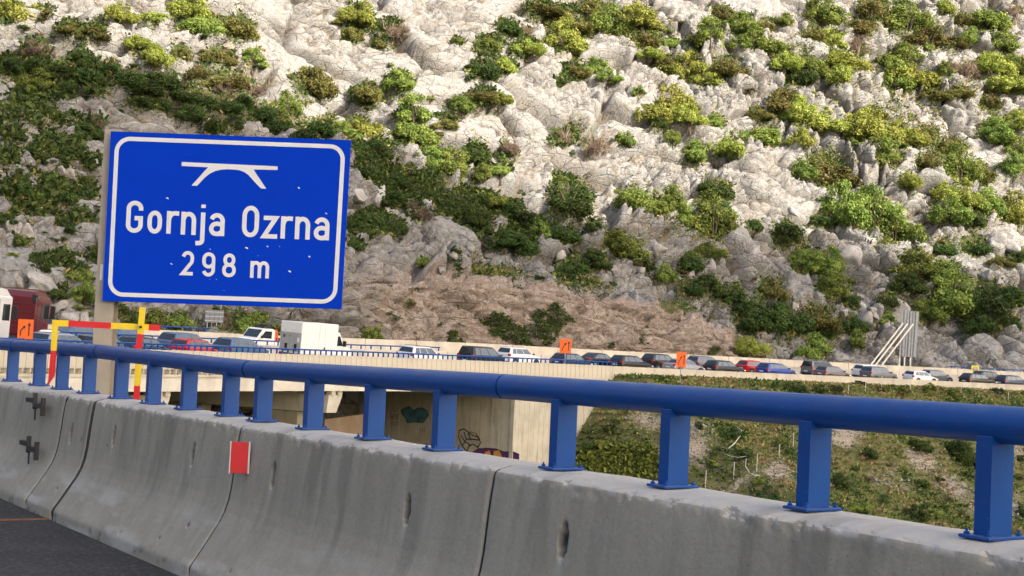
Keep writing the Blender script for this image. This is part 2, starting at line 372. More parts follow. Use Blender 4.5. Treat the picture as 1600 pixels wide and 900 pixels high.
_ss = np.linspace(-30, SL + 60, 1500)
def s_at(px, w_=0., z=None):
    X, Y = sw(_ss, w_); p = 800 + F * X / Y; return float(np.interp(px, p, _ss))
ZS = ([s_at(x) for x in (-100, 400, 600, 900, 1150, 1400, 1600)] + [SL + 90], [.74, .74, .75, .735, .61, .53, .40, .05])
HS = ([s_at(x) for x in (700, 1000)], [.90, .62])
def heading(s): _, _, tx, ty = axis(s); return math.atan2(float(ty), float(tx))
S_AB = s_at(812)      # abutment corner
S_END = s_at(962)     # end of the panelled parapet

# ------------------------------------------------------------------ hill
W0 = 21.2
def hill_grid(s, q):
    """s along the road, q distance up the slope (m) -> positions, attributes"""
    cutH = np.interp(s, [s_at(x, 21.) for x in (420, 540, 640, 900, 1060, 1180, 1265)], [1.5, 6.2, 7.6, 7.2, 6.2, 4.0, .3])
    cutH = cutH * (.85 + .3 * fbm(s / 9, s * 0 + 2, 3, 3))
    lc = cutH * 1.12
    inc = np.clip(q, 0, lc); zc = inc * .92; wc = inc * .38
    r = q - inc
    # slope above the cut: a bench and then steeper ground
    ang = .60 + .14 * fbm(s / 26, q / 34, 11, 3) + .16 * sstep(SL * .75, SL * 1.3, s) 
    zz = zc + r * ang * .93
    ww = wc + r * .86
    ww = np.where(q < 0, q * .45, ww); zz = np.where(q < 0, q * .9, zz)
    # spurs and gullies running down the hill
    spur = (fbm((s + q * .35) / 21, q / 60, 21, 3) - .5) * 10.0 * sstep(lc + 2, lc + 26, q)
    spur += (fbm((s - q * .5) / 10, q / 14, 31, 2) - .5) * 4.2 * sstep(lc, lc + 9, q)
    zz = zz + spur * .55; ww = ww - spur * .6
    x, y = sw(s, W0 + ww); z = 0.55 + zz - .0 * s
    base = np.stack([x, y, z], -1)
    du = np.gradient(base, axis=0); dv = np.gradient(base, axis=1); n = np.cross(du, dv); n /= np.linalg.norm(n, axis=-1)[..., None] + 1e-9
    n *= np.sign(n[..., 2:3] + 1e-9)
    return base, n, lc
LEAF = []
def zone(px, py):
    pass
# shrubs of the photograph: (pixel x, pixel y of the crown's centre, half width in pixels, kind)
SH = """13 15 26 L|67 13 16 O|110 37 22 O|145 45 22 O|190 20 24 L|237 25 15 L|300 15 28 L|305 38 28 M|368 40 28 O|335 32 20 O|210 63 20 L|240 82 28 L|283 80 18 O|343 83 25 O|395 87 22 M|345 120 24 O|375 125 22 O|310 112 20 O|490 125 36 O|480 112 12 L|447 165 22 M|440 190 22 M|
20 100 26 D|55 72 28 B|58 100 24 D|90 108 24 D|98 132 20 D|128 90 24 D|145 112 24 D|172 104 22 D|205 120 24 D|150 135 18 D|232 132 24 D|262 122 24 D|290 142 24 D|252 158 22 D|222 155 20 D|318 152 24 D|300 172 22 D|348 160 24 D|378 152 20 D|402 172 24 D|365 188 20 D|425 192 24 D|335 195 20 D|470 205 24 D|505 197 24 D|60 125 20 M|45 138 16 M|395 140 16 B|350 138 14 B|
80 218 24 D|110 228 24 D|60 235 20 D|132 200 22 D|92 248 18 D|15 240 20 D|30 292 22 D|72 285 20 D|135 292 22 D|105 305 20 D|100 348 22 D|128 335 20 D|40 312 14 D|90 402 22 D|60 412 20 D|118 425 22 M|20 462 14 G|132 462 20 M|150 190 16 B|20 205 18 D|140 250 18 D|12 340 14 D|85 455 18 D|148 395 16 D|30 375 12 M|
205 492 22 D|245 498 22 M|285 500 22 M|380 502 26 M|405 496 22 M|440 508 18 M|350 505 16 B|185 478 16 D|
560 20 28 L|550 47 26 O|607 43 30 B|590 63 16 O|715 62 10 M|760 63 26 M|793 40 20 D|820 70 24 L|787 100 24 L|757 107 26 D|880 60 34 L|820 50 16 B|843 7 25 O|880 23 30 O|923 13 28 O|913 37 25 O|950 37 25 M|1003 28 26 L|1007 57 26 O|1013 80 18 L|1040 97 24 O|1050 67 15 M|897 107 24 O|930 103 24 M|877 127 14 D|950 117 15 M|623 123 24 M|573 143 26 O|647 180 30 M|640 207 28 M|697 187 22 O|717 160 20 M|753 143 22 O|780 153 14 L|557 197 26 L|535 202 18 M|
580 260 30 D|607 277 20 D|590 232 24 D|703 257 30 M|673 247 24 M|743 240 24 D|783 263 20 M|757 270 20 M|697 279 14 B|883 210 24 B|927 227 24 B|793 232 20 B|977 217 14 M|873 275 14 M|890 292 30 D|1040 173 30 L|1028 190 12 D|997 143 9 M|1050 213 14 M|560 235 22 D|
1127 20 22 O|1110 50 28 M|1158 37 28 M|1178 67 24 M|1084 60 16 O|1077 108 28 L|1104 118 24 L|1134 101 26 O|1195 37 20 O|1229 30 14 M|1276 20 24 M|1296 57 24 L|1270 50 22 O|1347 37 26 O|1364 10 30 O|1414 27 30 M|1451 50 26 O|1475 10 14 L|1539 30 26 M|1566 64 24 M|1489 64 14 O|1586 14 16 B|1222 91 28 L|1262 98 28 M|1310 91 26 L|1249 115 24 D|1310 118 20 L|1340 74 18 B|1414 88 28 M|1397 121 30 M|1424 121 28 L|1458 142 20 O|1478 108 16 M|1509 108 20 B|1502 142 16 O|1546 155 22 O|1543 98 26 L|1580 101 26 M|1586 128 26 L|1225 155 26 O|1188 172 20 O|1249 175 22 L|1279 189 24 L|1195 213 28 M|1252 219 18 L|1077 182 18 L|1117 189 18 M|1138 229 26 L|1087 240 22 M|1364 199 30 L|1408 209 24 L|1337 216 22 M|1387 243 26 M|1364 175 18 O|1445 209 24 O|1293 262 40 O|1249 267 18 M|1549 202 30 M|1586 189 24 L|1586 229 24 M|1482 229 28 O|1495 263 32 M|1532 270 24 O|1448 252 22 O|1586 258 22 M|1418 282 20 L|1121 292 26 D|1500 30 20 O|1515 60 16 M|
1117 317 28 D|1111 347 34 M|1178 351 13 D|1070 336 20 M|1229 364 30 D|1316 327 36 M|1364 337 34 M|1394 361 28 M|1354 313 26 M|1290 337 20 D|1256 394 26 M|1296 408 24 M|1303 448 30 M|1249 413 18 M|1543 317 26 M|1576 327 32 L|1485 334 22 M|1495 307 24 L|1526 344 18 D|1522 381 24 D|1475 384 18 D|1590 398 16 D|1563 405 14 O|1431 411 32 M|1472 425 36 M|1482 462 38 M|1418 438 26 D|1448 482 26 M|1505 469 30 D|1549 489 32 D|1580 462 24 D|1543 448 28 D|1526 499 26 D|1576 502 18 D|1389 465 18 D|1340 532 13 M|1345 505 18 D|1384 496 13 M|1080 445 26 D|1104 445 22 D|1141 455 24 D|1202 448 24 O|1171 492 30 D|1235 499 30 D|1273 492 34 O|1296 509 24 D|1323 502 24 D|1219 482 20 D|1276 546 25 M|1165 541 17 L|1114 548 10 D|1107 391 18 M|1077 408 22 D|1330 470 18 D|
560 350 26 D|607 350 26 D|580 337 22 D|617 307 22 D|650 330 22 B|697 320 26 D|730 333 26 D|717 307 24 D|763 310 18 L|797 327 26 D|817 343 24 D|750 350 20 D|797 367 26 D|820 380 22 D|837 360 22 M|863 360 22 D|887 363 22 D|893 313 32 D|990 310 28 M|1023 320 28 M|1047 313 24 M|930 350 16 D|960 373 26 M|980 390 26 M|1010 413 14 D|903 410 24 D|927 403 22 D|883 423 22 D|665 408 10 M|712 388 8 D|553 380 14 D|1040 430 16 M|577 520 17 M|707 528 16 D|643 470 10 O|740 305 20 D|670 300 20 D|640 290 20 D""".replace('\n', '').split('|')
SH = [(float(a), float(b), float(c), d) for a, b, c, d in (t.split() for t in SH if t.strip())]
_hm = {'L': .8, 'M': .85, 'D': .95, 'O': .9, 'B': .8, 'G': .9}
def vegmap(px, py):
    """how grown over the ground is near each of those places (0 rock .. 1 soil and scrub)"""
    v = np.zeros(px.shape)
    for (x, y, r, k) in SH:
        r2 = r * 1.25; d = ((px - x) / r2) ** 2 + ((py - y - r * .15) / (r2 * .8)) ** 2
        v = np.maximum(v, (_hm[k]) * np.exp(-d * 1.1))
    for (x, y, rx, ry, a) in ((780, 425, 70, 14, .8), (900, 440, 90, 12, .7), (1060, 480, 60, 18, .7), (60, 170, 140, 60, .60), (60, 300, 120, 80, .58), (640, 285, 120, 45, .68), (820, 345, 90, 30, .6), (300, 150, 190, 45, .6), (120, 440, 60, 60, .4), (320, 490, 160, 20, .6),
                             (450, 190, 120, 18, .6), (270, 60, 200, 35, .35), (330, 110, 90, 18, .6), (650, 235, 60, 18, .6), (1000, 60, 100, 60, .45), (1400, 160, 230, 130, .42), (1460, 60, 150, 60, .4), (1450, 470, 150, 60, .4), (1200, 480, 130, 40, .5),
                             (470, 160, 30, 12, .6), (700, 130, 30, 30, .3), (1330, 240, 120, 50, .35), (1130, 510, 20, 8, .3)):
        v = np.maximum(v, a * np.exp(-(((px - x) / rx) ** 2 + ((py - y) / ry) ** 2)))
    return v

ds, dq = .29, .22
sg = np.arange(-32, SL + 150, ds); qg = np.arange(-7, 132, dq)
S_, Q_ = np.meshgrid(sg, qg, indexing='ij')
base, nrm, LC = hill_grid(S_, Q_)
X_, Y_, Z_ = base[..., 0], base[..., 1], base[..., 2]
Rm = np.array(CMi.to_3x3())
cc = np.stack([X_, Y_, Z_ - CAMZ], -1) @ Rm.T
PX = 800 + F * cc[..., 0] / -cc[..., 2]; PY = 450 - F * cc[..., 1] / -cc[..., 2]
veg = vegmap(PX, PY)
out = (PX < -40) | (PX > 1640) | (PY < -30)
veg = np.where(out, np.clip((fbm(S_ / 7, Q_ / 5, 51, 4) - .5) * 5 + .45, 0, .9), veg)
veg = veg + (fbm(S_ / 1.7, Q_ / 1.7, 71, 4) - .5) * .5
cutm = sstep(LC + 2.2, LC + .4, Q_ + (fbm(S_ / 5, Q_ / 5, 83) - .5) * 3) * np.interp(S_, [s_at(520, 21.), s_at(720, 21.), s_at(1235, 21.), s_at(1300, 21.)], [.0, 1, 1, .1])
cutm = np.clip(cutm + .9 * sstep(LC + 5, LC, Q_) * sstep(.45, .6, fbm(S_ / 4, Q_ / 3, 81)) * np.interp(S_, [s_at(560, 21.), s_at(640, 21.), s_at(1150, 21.), s_at(1250, 21.)], [0, 1, 1, 0]), 0, 1)
veg = np.where(Q_ < LC, veg * .75, veg)
rock = 1 - sstep(.35, .62, veg)
# bedded, jointed limestone: warped anisotropic cells at three sizes, dipping down to the right
wx = (fbm(S_ / 13, Q_ / 13, 91, 2) - .5) * 9 + (fbm(S_ / 3, Q_ / 3, 92, 2) - .5) * 1.2; wy = (fbm(S_ / 13, Q_ / 13, 95, 2) - .5) * 9 + (fbm(S_ / 3, Q_ / 3, 96, 2) - .5) * 1.0
th = .45
A = (S_ + wx) * np.cos(th) - (Q_ + wy) * np.sin(th); B_ = (S_ + wx) * np.sin(th) + (Q_ + wy) * np.cos(th)
d = 0; crack = 0; cid = 0
small = sstep(.36, .54, fbm(S_ / 9, Q_ / 8, 171, 3))          # where the rock is broken into cobble-like blocks
for (ca, cb, amp, hgt, sd_, kk, gw, gd) in ((12., 5.0, .6, 3.4, 101, .8, .60, 1.9), (5.2, 2.5, .6, 1.9, 103, .5, .40, 1.2), (2.3, 1.35, .5, .85, 105, .32, .27, .62), (1.15, .8, .28, .30, 107, .2, .18, .28)):
    f1, f2, idr, tx_, ty_ = voro(A / ca, B_ / cb, sd_)
    e = f2 - f1; em = e * math.sqrt(ca * cb) * .8; dome = 1 - np.exp(-em / kk)
    reg = 1.0 if ca > 8 else (.25 + .95 * sstep(.36, .58, fbm(S_ / 16, Q_ / 12, sd_ + 40, 3))) if ca > 4 else (.22 + .85 * small)
    if ca < 3: dome = dome * .55 + .75 * (1 - np.clip(f1 / .75, 0, 1) ** 2)
    if ca > 4: att = 1.0 / (1 + (np.hypot(np.gradient(d, axis=0) / ds, np.gradient(d, axis=1) / dq) / .55) ** 2) if not isinstance(d, int) else 1.0
    elif ca > 2: att = 1.0 / (1 + (np.hypot(np.gradient(d, axis=0) / ds, np.gradient(d, axis=1) / dq) / .55) ** 2); att = .3 + .7 * att
    reg = reg * (att if ca < 3 else 1.0)
    h1 = _hash(np.floor(idr * 9973), np.floor(idr * 77), 3) - .5; h2 = _hash(np.floor(idr * 1973), np.floor(idr * 177), 3) - .3
    d = d + reg * (amp * (dome - .6) + hgt * (idr - .5) * sstep(.0, .7 if ca > 8 else .45 if ca > 4 else .25, em) + h1 * tx_ * amp * 1.9 + h2 * ty_ * amp * 2.6 - gd * np.exp(-(em / gw) ** 2))
    crack = np.maximum(crack, np.exp(-(em / (gw * .72)) ** 2) * np.clip(reg, 0, 1))
    cid = cid + idr * (.4 if ca > 5 else .2)
fine = (fbm(A / .9, B_ / .6, 131, 3) - .5) * .24
bed = (np.abs(((B_ * 1.15 + fbm(A / 5, B_ / 3, 133, 3) * 2.5) % 1.0) - .5) - .25) * .38 * sstep(.45, .62, fbm(S_ / 12, Q_ / 10, 135, 2))
QB = Q_ + .30 * S_ + (fbm(S_ / 8, Q_ / 6, 149, 3) - .5) * 2.2
cutf = np.abs(fbm(S_ / 1.6 + wx * .2, QB / 1.1, 141, 4) - .5) * 1.6 - .25
ledge = (fbm(S_ / 9, QB / .75, 145, 3) - .5) * 1.8
f1, f2, idr, tx_, ty_ = voro(S_ / 5.2 + wx * .15, QB / 1.15, 147)
em = (f2 - f1) * 1.8
blk = (idr - .5) * .9 * sstep(0, .12, em) - .35 * np.exp(-(em / .13) ** 2) + ty_ * .7 + tx_ * .25
crack = np.maximum(crack * (1 - cutm), cutm * np.exp(-(em / .13) ** 2) * .9)
disp = (d + bed) * rock * (1 - cutm * .75) + fine * (.4 + .6 * rock) + (cutf * .35 + ledge * .35 + blk * .9) * cutm + (fbm(S_ / 1.2, Q_ / 1.2, 151, 3) - .5) * .5 * (1 - rock)
disp = np.where(Q_ < 3.5, np.minimum(disp, .15 + .35 * np.clip(Q_, 0, 9)), disp)      # the foot of the slope stays behind the roadside wall
V = base + nrm * disp[..., None]
V[..., 2] -= np.where(Q_ < -4, 0, 0)
grey = np.clip(sstep(-60, 60, PY - (150 + .2 * PX)) * .9, 0, .9)  # mask of the painted shade, following the shadow line across the slope
HG = gridfaces(len(sg), len(qg))
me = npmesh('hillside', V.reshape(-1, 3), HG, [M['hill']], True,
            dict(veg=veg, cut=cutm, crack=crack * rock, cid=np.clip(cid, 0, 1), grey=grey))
hill = bpy.data.objects.new('hillside', me); C.objects.link(hill); tag(hill, kind='structure')
VH = V.reshape(-1, 3)
_step = 3
Vc = V[::_step, ::_step]; FC = gridfaces(Vc.shape[0], Vc.shape[1])
BV = BVHTree.FromPolygons([tuple(p) for p in Vc.reshape(-1, 3).tolist()], FC.tolist())

# higher ground above what the photograph shows
sg2 = np.arange(-120, SL + 300, 6.); qg2 = np.arange(130, 330, 6.)
S2, Q2 = np.meshgrid(sg2, qg2, indexing='ij'); b2, n2_, _ = hill_grid(S2, Q2)
b2[..., 2] += (fbm(S2 / 30, Q2 / 30, 5) - .5) * 6 - .6
me = npmesh('upper_hillside', b2.reshape(-1, 3), gridfaces(len(sg2), len(qg2)), [M['hill']], True, dict(veg=np.full(S2.shape, .5) + (fbm(S2 / 9, Q2 / 9, 6) - .5), cut=S2 * 0, crack=S2 * 0, cid=S2 * 0 + .5, grey=S2 * 0))
o = bpy.data.objects.new('upper_hillside', me); C.objects.link(o); tag(o, kind='structure')

# the mountain across the valley, behind and to the right of the camera: its crest throws the shade over the lower slope
az = Vector((SUN_AZ[0], SUN_AZ[1])).normalized(); pr = Vector((-az.y, az.x))    # pr: across the sun's direction
T_ = math.tan(SUN_EL)
RD = 420.0
def crest_z(sv):
    # v = height of the shadow plane above z=0 where along=0
    v = np.interp(sv, CR_S, CR_V); return v + T_ * RD
def sv_of(px, py):
    """ground point seen at a pixel -> its place in the plane across the sun"""
    r = ray(px, py).normalized(); h = BV.ray_cast(Vector((0, 0, CAMZ)), r)
    p = h[0]; a = p.x * az.x + p.y * az.y; s_ = p.x * pr.x + p.y * pr.y
    return s_, p.z - a * T_
bd = [sv_of(*q) for q in ((5, 66), (60, 78), (140, 88), (230, 112), (330, 140), (420, 172), (520, 205), (600, 235), (680, 270), (780, 300), (900, 335), (1050, 345), (1200, 350), (1400, 390), (1590, 420))]
bd.sort()
CR_S = [-400, bd[0][0] - 40] + [b[0] for b in bd] + [bd[-1][0] + 80, 900]
CR_V = [bd[0][1] + 60, bd[0][1] + 12] + [b[1] for b in bd] + [bd[-1][1] - 25, bd[-1][1] - 60]
print('crest', [(round(a), round(b)) for a, b in bd])
su = np.concatenate([np.arange(-400, -60, 20.), np.arange(-60, 320, 2.), np.arange(320, 700, 20.)]); al = np.array([-160, -120, -80, -45, -20, -6, 0, 8, 30, 80, 160, 300.])
SU, AL = np.meshgrid(su, al, indexing='ij')
cz = crest_z(SU) + (vnoise(SU / 7, SU * 0, 4) - .5) * 1.6
zz = cz - np.where(AL < 0, -AL * 1.25, AL * .5) + (fbm(SU / 25, AL / 25, 8) - .5) * 20 * np.clip(np.abs(AL) / 60, 0, 1) - .3 * np.abs(AL) * 0
zz = np.maximum(zz, -14)
xx = pr.x * SU + az.x * (RD + AL); yy = pr.y * SU + az.y * (RD + AL)
me = npmesh('opposite_mountain', np.stack([xx, yy, zz], -1).reshape(-1, 3), gridfaces(len(su), len(al)), [M['hills2']], True)
o = bpy.data.objects.new('opposite_mountain', me); C.objects.link(o); tag(o, kind='structure')

# ------------------------------------------------------------------ ground in the valley and the embankment under the far road
S1, S2_ = S_AB - 2.0, S_END
sg3 = np.arange(-60, SL + 100, .5); wg3 = np.arange(-60, 24, .5)
S3, W3 = np.meshgrid(sg3, wg3, indexing='ij')
bench = 3.4 + 1.2 * (fbm(S3 / 8, S3 * 0, 3) - .5)
zt = np.asarray(ztop(S3)) - .92 + .04
down = np.clip(-W3 - bench, 0, None)
toe = 1.15 * np.clip(S_END + .4 - S3, 0, None)
toe = np.where(W3 > .2, 0, toe)
prof = down * .56 - 1.6 * sstep(5, 8, down) * sstep(16, 10, down) * sstep(S_END + 8, S_END + 18, S3)
z3 = zt - toe - prof + (fbm(S3 / 6, W3 / 6, 12, 4) - .5) * 1.3 * sstep(1, 6, down + toe) + (fbm(S3 / 1.3, W3 / 1.3, 14, 3) - .5) * .28
under = (S3 < S_AB + .1) & (W3 > -.2)
z3 = np.where(W3 > .35, np.asarray(ztop(S3)) - 1.5 , z3)
z3 = np.where((S3 < S_AB + .6) & (W3 > -1.0), -30, z3)
floor = -8.6 + 1.2 * sstep(4, 20, W3) * 1 + (fbm(S3 / 9, W3 / 9, 15, 4) - .5) * 1.5
floor = floor - 16 * sstep(-6, -40, W3)
z3 = np.maximum(z3, floor)
x3, y3 = sw(S3, W3)
c3 = np.stack([x3, y3, z3 - CAMZ], -1) @ Rm.T
PX3 = 800 + F * c3[..., 0] / -c3[..., 2]; PY3 = 450 - F * c3[..., 1] / -c3[..., 2]
grav = np.zeros(S3.shape)
for (x, y, rx, ry, a, rot) in ((1012, 655, 30, 14, .9, .3), (1090, 700, 22, 34, .95, 0), (1085, 665, 26, 12, .8, 0), (1160, 752, 40, 9, .9, -.55), (1215, 735, 26, 20, .9, 0), (1320, 680, 30, 22, 1.0, 0), (1440, 720, 34, 20, .8, .4), (1490, 760, 40, 20, .8, .4), (1560, 790, 60, 24, .8, 0), (1380, 750, 60, 30, .45, 0), (1590, 700, 20, 24, .6, 0), (940, 590, 400, 3, .0, 0)):
    X0, Y0 = PX3 - x, PY3 - y; U = X0 * math.cos(rot) + Y0 * math.sin(rot); W = -X0 * math.sin(rot) + Y0 * math.cos(rot)
    grav = np.maximum(grav, a * np.exp(-((U / rx) ** 2 + (W / ry) ** 2)))
grav = np.where(S3 < S_AB, .35, grav) + (fbm(S3 / 2, W3 / 2, 16) - .5) * .35
me = npmesh('embankment', np.stack([x3, y3, z3], -1).reshape(-1, 3), gridfaces(len(sg3), len(wg3)), [M['ground']], True, dict(veg=1 - grav, gravel=grav))
emb = bpy.data.objects.new('embankment', me); C.objects.link(emb); tag(emb, kind='structure')
P3 = np.stack([x3, y3, z3], -1)
BVE = BVHTree.FromPolygons([tuple(p) for p in P3.reshape(-1, 3).tolist()], gridfaces(len(sg3), len(wg3)).tolist())
# base terrain sheet out to the horizon
mb = MB(); mb.add([(-2500, -2500, -27), (2500, -2500, -27), (2500, 2500, -27), (-2500, 2500, -27)], [(0, 1, 2, 3)])
o = mb.build('valley_ground', M['ground']); tag(o, kind='structure')

# ------------------------------------------------------------------ far road, viaduct
def strip(mb, ss, prof, mi=0, cap=True, road=False):
    """sweep a closed profile of (w, z offset from parapet top) along s values"""
    n = len(prof); vs = []; fs = []
    for s in ss:
        zt_ = float(ztop(s)); lift = (.90 - hpar(s)) if road else 0.0
        for (w_, z_) in prof: vs.append(pt(s, w_, zt_ + z_ + lift))
    for i in range(len(ss) - 1):
        for k in range(n): fs.append((i * n + k, i * n + (k + 1) % n, (i + 1) * n + (k + 1) % n, (i + 1) * n + k))
    if cap: fs += [tuple(range(n))[::-1], tuple((len(ss) - 1) * n + k for k in range(n))]
    mb.add(vs, fs, mi)
S_L, S_R = -22., SL + 90.
def rng(a, b, st=3.):
    n = max(1, int(round((b - a) / st))); return [a + (b - a) * i / n for i in range(n + 1)]
mb = MB(); strip(mb, rng(S_L, S_R), [(.42, -.90 + .02), (.42, -1.1), (20.7, -1.1 + 1.1), (20.7, -.90 + .055 * 20.7)][::-1], road=True)
o = mb.build('far_road', M['faras']); tag(o, kind='structure')
mb = MB()
for w_ in (1.3, 8.6, 11.6, 19.6):
    strip(mb, rng(S_L, S_R), [(w_, -.90 + .055 * w_ + .004), (w_ + .15, -.90 + .055 * w_ + .012)], cap=False, road=True)
for k in range(60):
    a = S_L + k * 4.2; strip(mb, rng(a, a + 1.6, 2), [(4.95, -.90 + .055 * 4.95 + .004), (5.1, -.90 + .055 * 5.1 + .012)], cap=False, road=True)
o = mb.build('road_markings', M['plate']); tag(o, kind='structure')

via = empty('viaduct', pt(S_AB - 20, 10, -8)); tag(via, 'pale concrete viaduct carrying the traffic queue, on dark-shaded piers', 'bridge')
mb = MB(); strip(mb, rng(S_L, S_AB), [(.30, -1.15), (.30, -1.42), (20.4, -.35), (20.4, -.0), (.42, -1.105)][::-1]); mb.build('deck_slab', M['grime'], via, world=True)
mb = MB(); strip(mb, rng(S_L, S_AB - .8), [(.05, -1.50), (.05, -1.66), (.75, -1.66), (.75, -1.50)][::-1]); mb.build('edge_ledge', M['wall2'], via, world=True)
for k in range(6):
    w_ = .12 + k * 3.7; z0 = .055 * w_
    mb = MB(); strip(mb, rng(S_L, S_AB - .5), [(w_, -1.66), (w_ + .05, -2.55), (w_ + .75, -2.55), (w_ + .8, -1.66), (w_ + .8, -1.40 + z0 - .05), (w_, -1.665)][::-1] if k == 0 else [(w_, -1.5 + z0), (w_ + .05, -2.55), (w_ + .75, -2.55), (w_ + .8, -1.5 + z0)][::-1]); mb.build('girder', M['girder'], via, world=True)
# brackets in the shadow gap below the parapet
br = None; s = S_L
while s < S_AB - .5:
    if br is None:
        mb = MB(); mb.box((0, .2, -1.33), (.10, .34, .34)); br = mb.build('gap_bracket', M['wall2'], via); o = br
    else: o = br.copy(); C.objects.link(o)
    p = pt(s, 0, float(ztop(s))); o.location = p - via.location; o.rotation_euler.z = heading(s); s += .62
# parapet panels
pan = None; s = S_L; k = 0
while s < S_END - .1:
    if pan is None:
        mb = MB(); mb.box((.30, .18, -.60), (.555, .30, 1.20), ch=.015); pan = mb.build('parapet_panel', M['parapet'], via); o = pan
    else: o = pan.copy(); C.objects.link(o)
    p = pt(s, .02, float(ztop(s))); o.location = p - via.location + Vector((0, 0, rnd.uniform(-.006, .006))); o.rotation_euler.z = heading(s + .3); s += .60; k += 1
mb = MB(); strip(mb, rng(S_L, S_END, 1.5), [(.09, -.03), (.09, -1.15), (.30, -1.15), (.30, -.03)][::-1]); mb.build('parapet_core', M['grime'], via, world=True)
# piers
for pxp in (-60, 272, 540):
    s = s_at(pxp); pr_ = empty('x'); 
    bpy.data.objects.remove(pr_)
    h = heading(s); R = Matrix.Rotation(h, 3, 'Z'); p0 = pt(s, 0, float(ztop(s)))
    def L(x, y, z): return p0 + R @ Vector((x, y, z))
    mb = MB()
    vs = [L(-.75, .45, -2.85), (L(.75, .45, -2.85)), L(.75, .45, -3.0), L(.55, .75, -4.15), L(-.55, .75, -4.15), L(-.75, .45, -3.0)]
    vs2 = [L(-.75, 19.6, -2.85), L(.75, 19.6, -2.85), L(.75, 19.6, -3.0), L(.55, 19.3, -4.15), L(-.55, 19.3, -4.15), L(-.75, 19.6, -3.0)]
    n = 6; mb.add(vs + vs2, [tuple(range(6))[::-1], tuple(range(6, 12))] + [(i, (i + 1) % 6, (i + 1) % 6 + 6, i + 6) for i in range(6)])
    pc = mb.build('pier_cap', M['girder'], via, world=True)
    for y_ in (.55, 4.2, 7.9, 11.6, 15.3, 18.9):
        for x_ in (-.38, .38):
            mb = MB(); mb.box(L(x_, y_, -2.70), (.45, .5, .296), R); mb.build('bearing_block', M['wall2'], via, world=True)
    for y_ in (5.2, 14.8):
        mb = MB(); mb.box(L(0, y_, -8.1), (1.0, 3.4, 7.9), R, ch=.12); mb.build('pier_column', M['grime'], via, world=True)
# abutment: front wall across the road's line and board-marked wing wall along it
h = heading(S_AB); R = Matrix.Rotation(h, 3, 'Z'); p0 = pt(S_AB, 0, float(ztop(S_AB)))
def LA(x, y, z): return p0 + R @ Vector((x, y, z))
AB = empty('abutment', LA(0, 10, -9)); tag(AB, 'board-marked concrete abutment with graffiti at the right end of the viaduct', 'abutment')
mb = MB(); mb.box(LA(1.0, 10.2, -6.6), (1.5, 19.8, 9.8), R); mb.build('front_wall_core', M['abut'], AB, world=True)
for k in range(17):
    mb = MB(); wd = 1.17; mb.box(LA(.20, .32 + k * 1.19 + wd / 2, -6.6 - (.2 if k else 0)), (.12, wd - .045, 9.6), R, ch=.015); mb.build('wall_board', M['abut'], AB, world=True)
s = S_AB + .02; k = 0
while s < S_END - .3:
    hh = heading(s + .33); RR = Matrix.Rotation(hh, 3, 'Z'); q = pt(s + .33, .22, float(ztop(s)))
    mb = MB(); mb.box(q + Vector((0, 0, -1.155 - 4.6)), (.635, .40, 9.19), RR, ch=.015); mb.build('wing_board', M['abut'], AB, world=True); s += .66; k += 1
mb = MB(); mb.box(LA(-.45, 9.9, -9.3), (1.6, 19, 1.2), R, ch=.05); mb.build('footing', M['tan'], AB, world=True)

# graffiti on the front wall, painted flat on it
n_ab = (R @ Vector((-1, 0, 0))); o_ab = LA(.128, 0, 0)
def on_ab(px, py, off=.0):
    r = ray(px, py); cpt = Vector((0, 0, CAMZ)); t = (o_ab + n_ab * off - cpt).dot(n_ab) / r.dot(n_ab); return cpt + r * t
def poly_on(name, pts, mat, off): 
    mb = MB(); vs = [on_ab(x, y, off) for x, y in pts]; c = sum(vs, Vector()) / len(vs)
    mb.add([c] + vs, [(0, i + 1, (i + 1) % len(vs) + 1) for i in range(len(vs))]); return mb.build(name, mat, AB, world=True)
def lines_on(name, lines, mat, off, wd=.05):
    mb = MB()
    for L_ in lines:
        for a, b in zip(L_[:-1], L_[1:]):
            A3, B3 = on_ab(*a, off), on_ab(*b, off); dd = (B3 - A3).normalized(); sd2 = dd.cross(n_ab).normalized() * wd / 2
            A3 -= dd * wd * .3; B3 += dd * wd * .3
            mb.add([A3 - sd2, A3 + sd2, B3 + sd2, B3 - sd2], [(0, 1, 2, 3)])
    return mb.build(name, mat, AB, world=True)
def c3(x, y): return 500 + x / 4, 600 + y / 4
poly_on('graffiti_patch', [c3(*p) for p in ((505, 165), (530, 150), (560, 140), (585, 165), (610, 150), (640, 150), (670, 165), (680, 195), (665, 215), (645, 242), (590, 238), (545, 243), (535, 215), (515, 190))], M['gblue'], .006)
lines_on('graffiti_outline', [[c3(*p) for p in ((505, 165), (530, 150), (560, 140), (585, 165), (610, 150), (640, 150), (670, 165), (680, 195), (665, 215), (645, 242), (590, 238), (545, 243), (535, 215), (515, 190), (505, 165))]], M['black'], .010, .05)
lines_on('graffiti_lettering', [[c3(*p) for p in L_] for L_ in (((440, 165), (442, 190)), ((455, 150), (470, 175), (490, 150)), ((440, 195), (455, 215), (465, 195), (440, 215)), ((470, 190), (490, 190), (480, 215), (470, 190)), ((440, 245), (490, 240)), ((445, 258), (485, 255)), ((630, 270), (630, 305)), ((642, 268), (643, 305)), ((655, 270), (650, 300)), ((590, 180), (600, 205)), ((560, 180), (570, 215), (585, 185)))], M['black'], .010, .04)
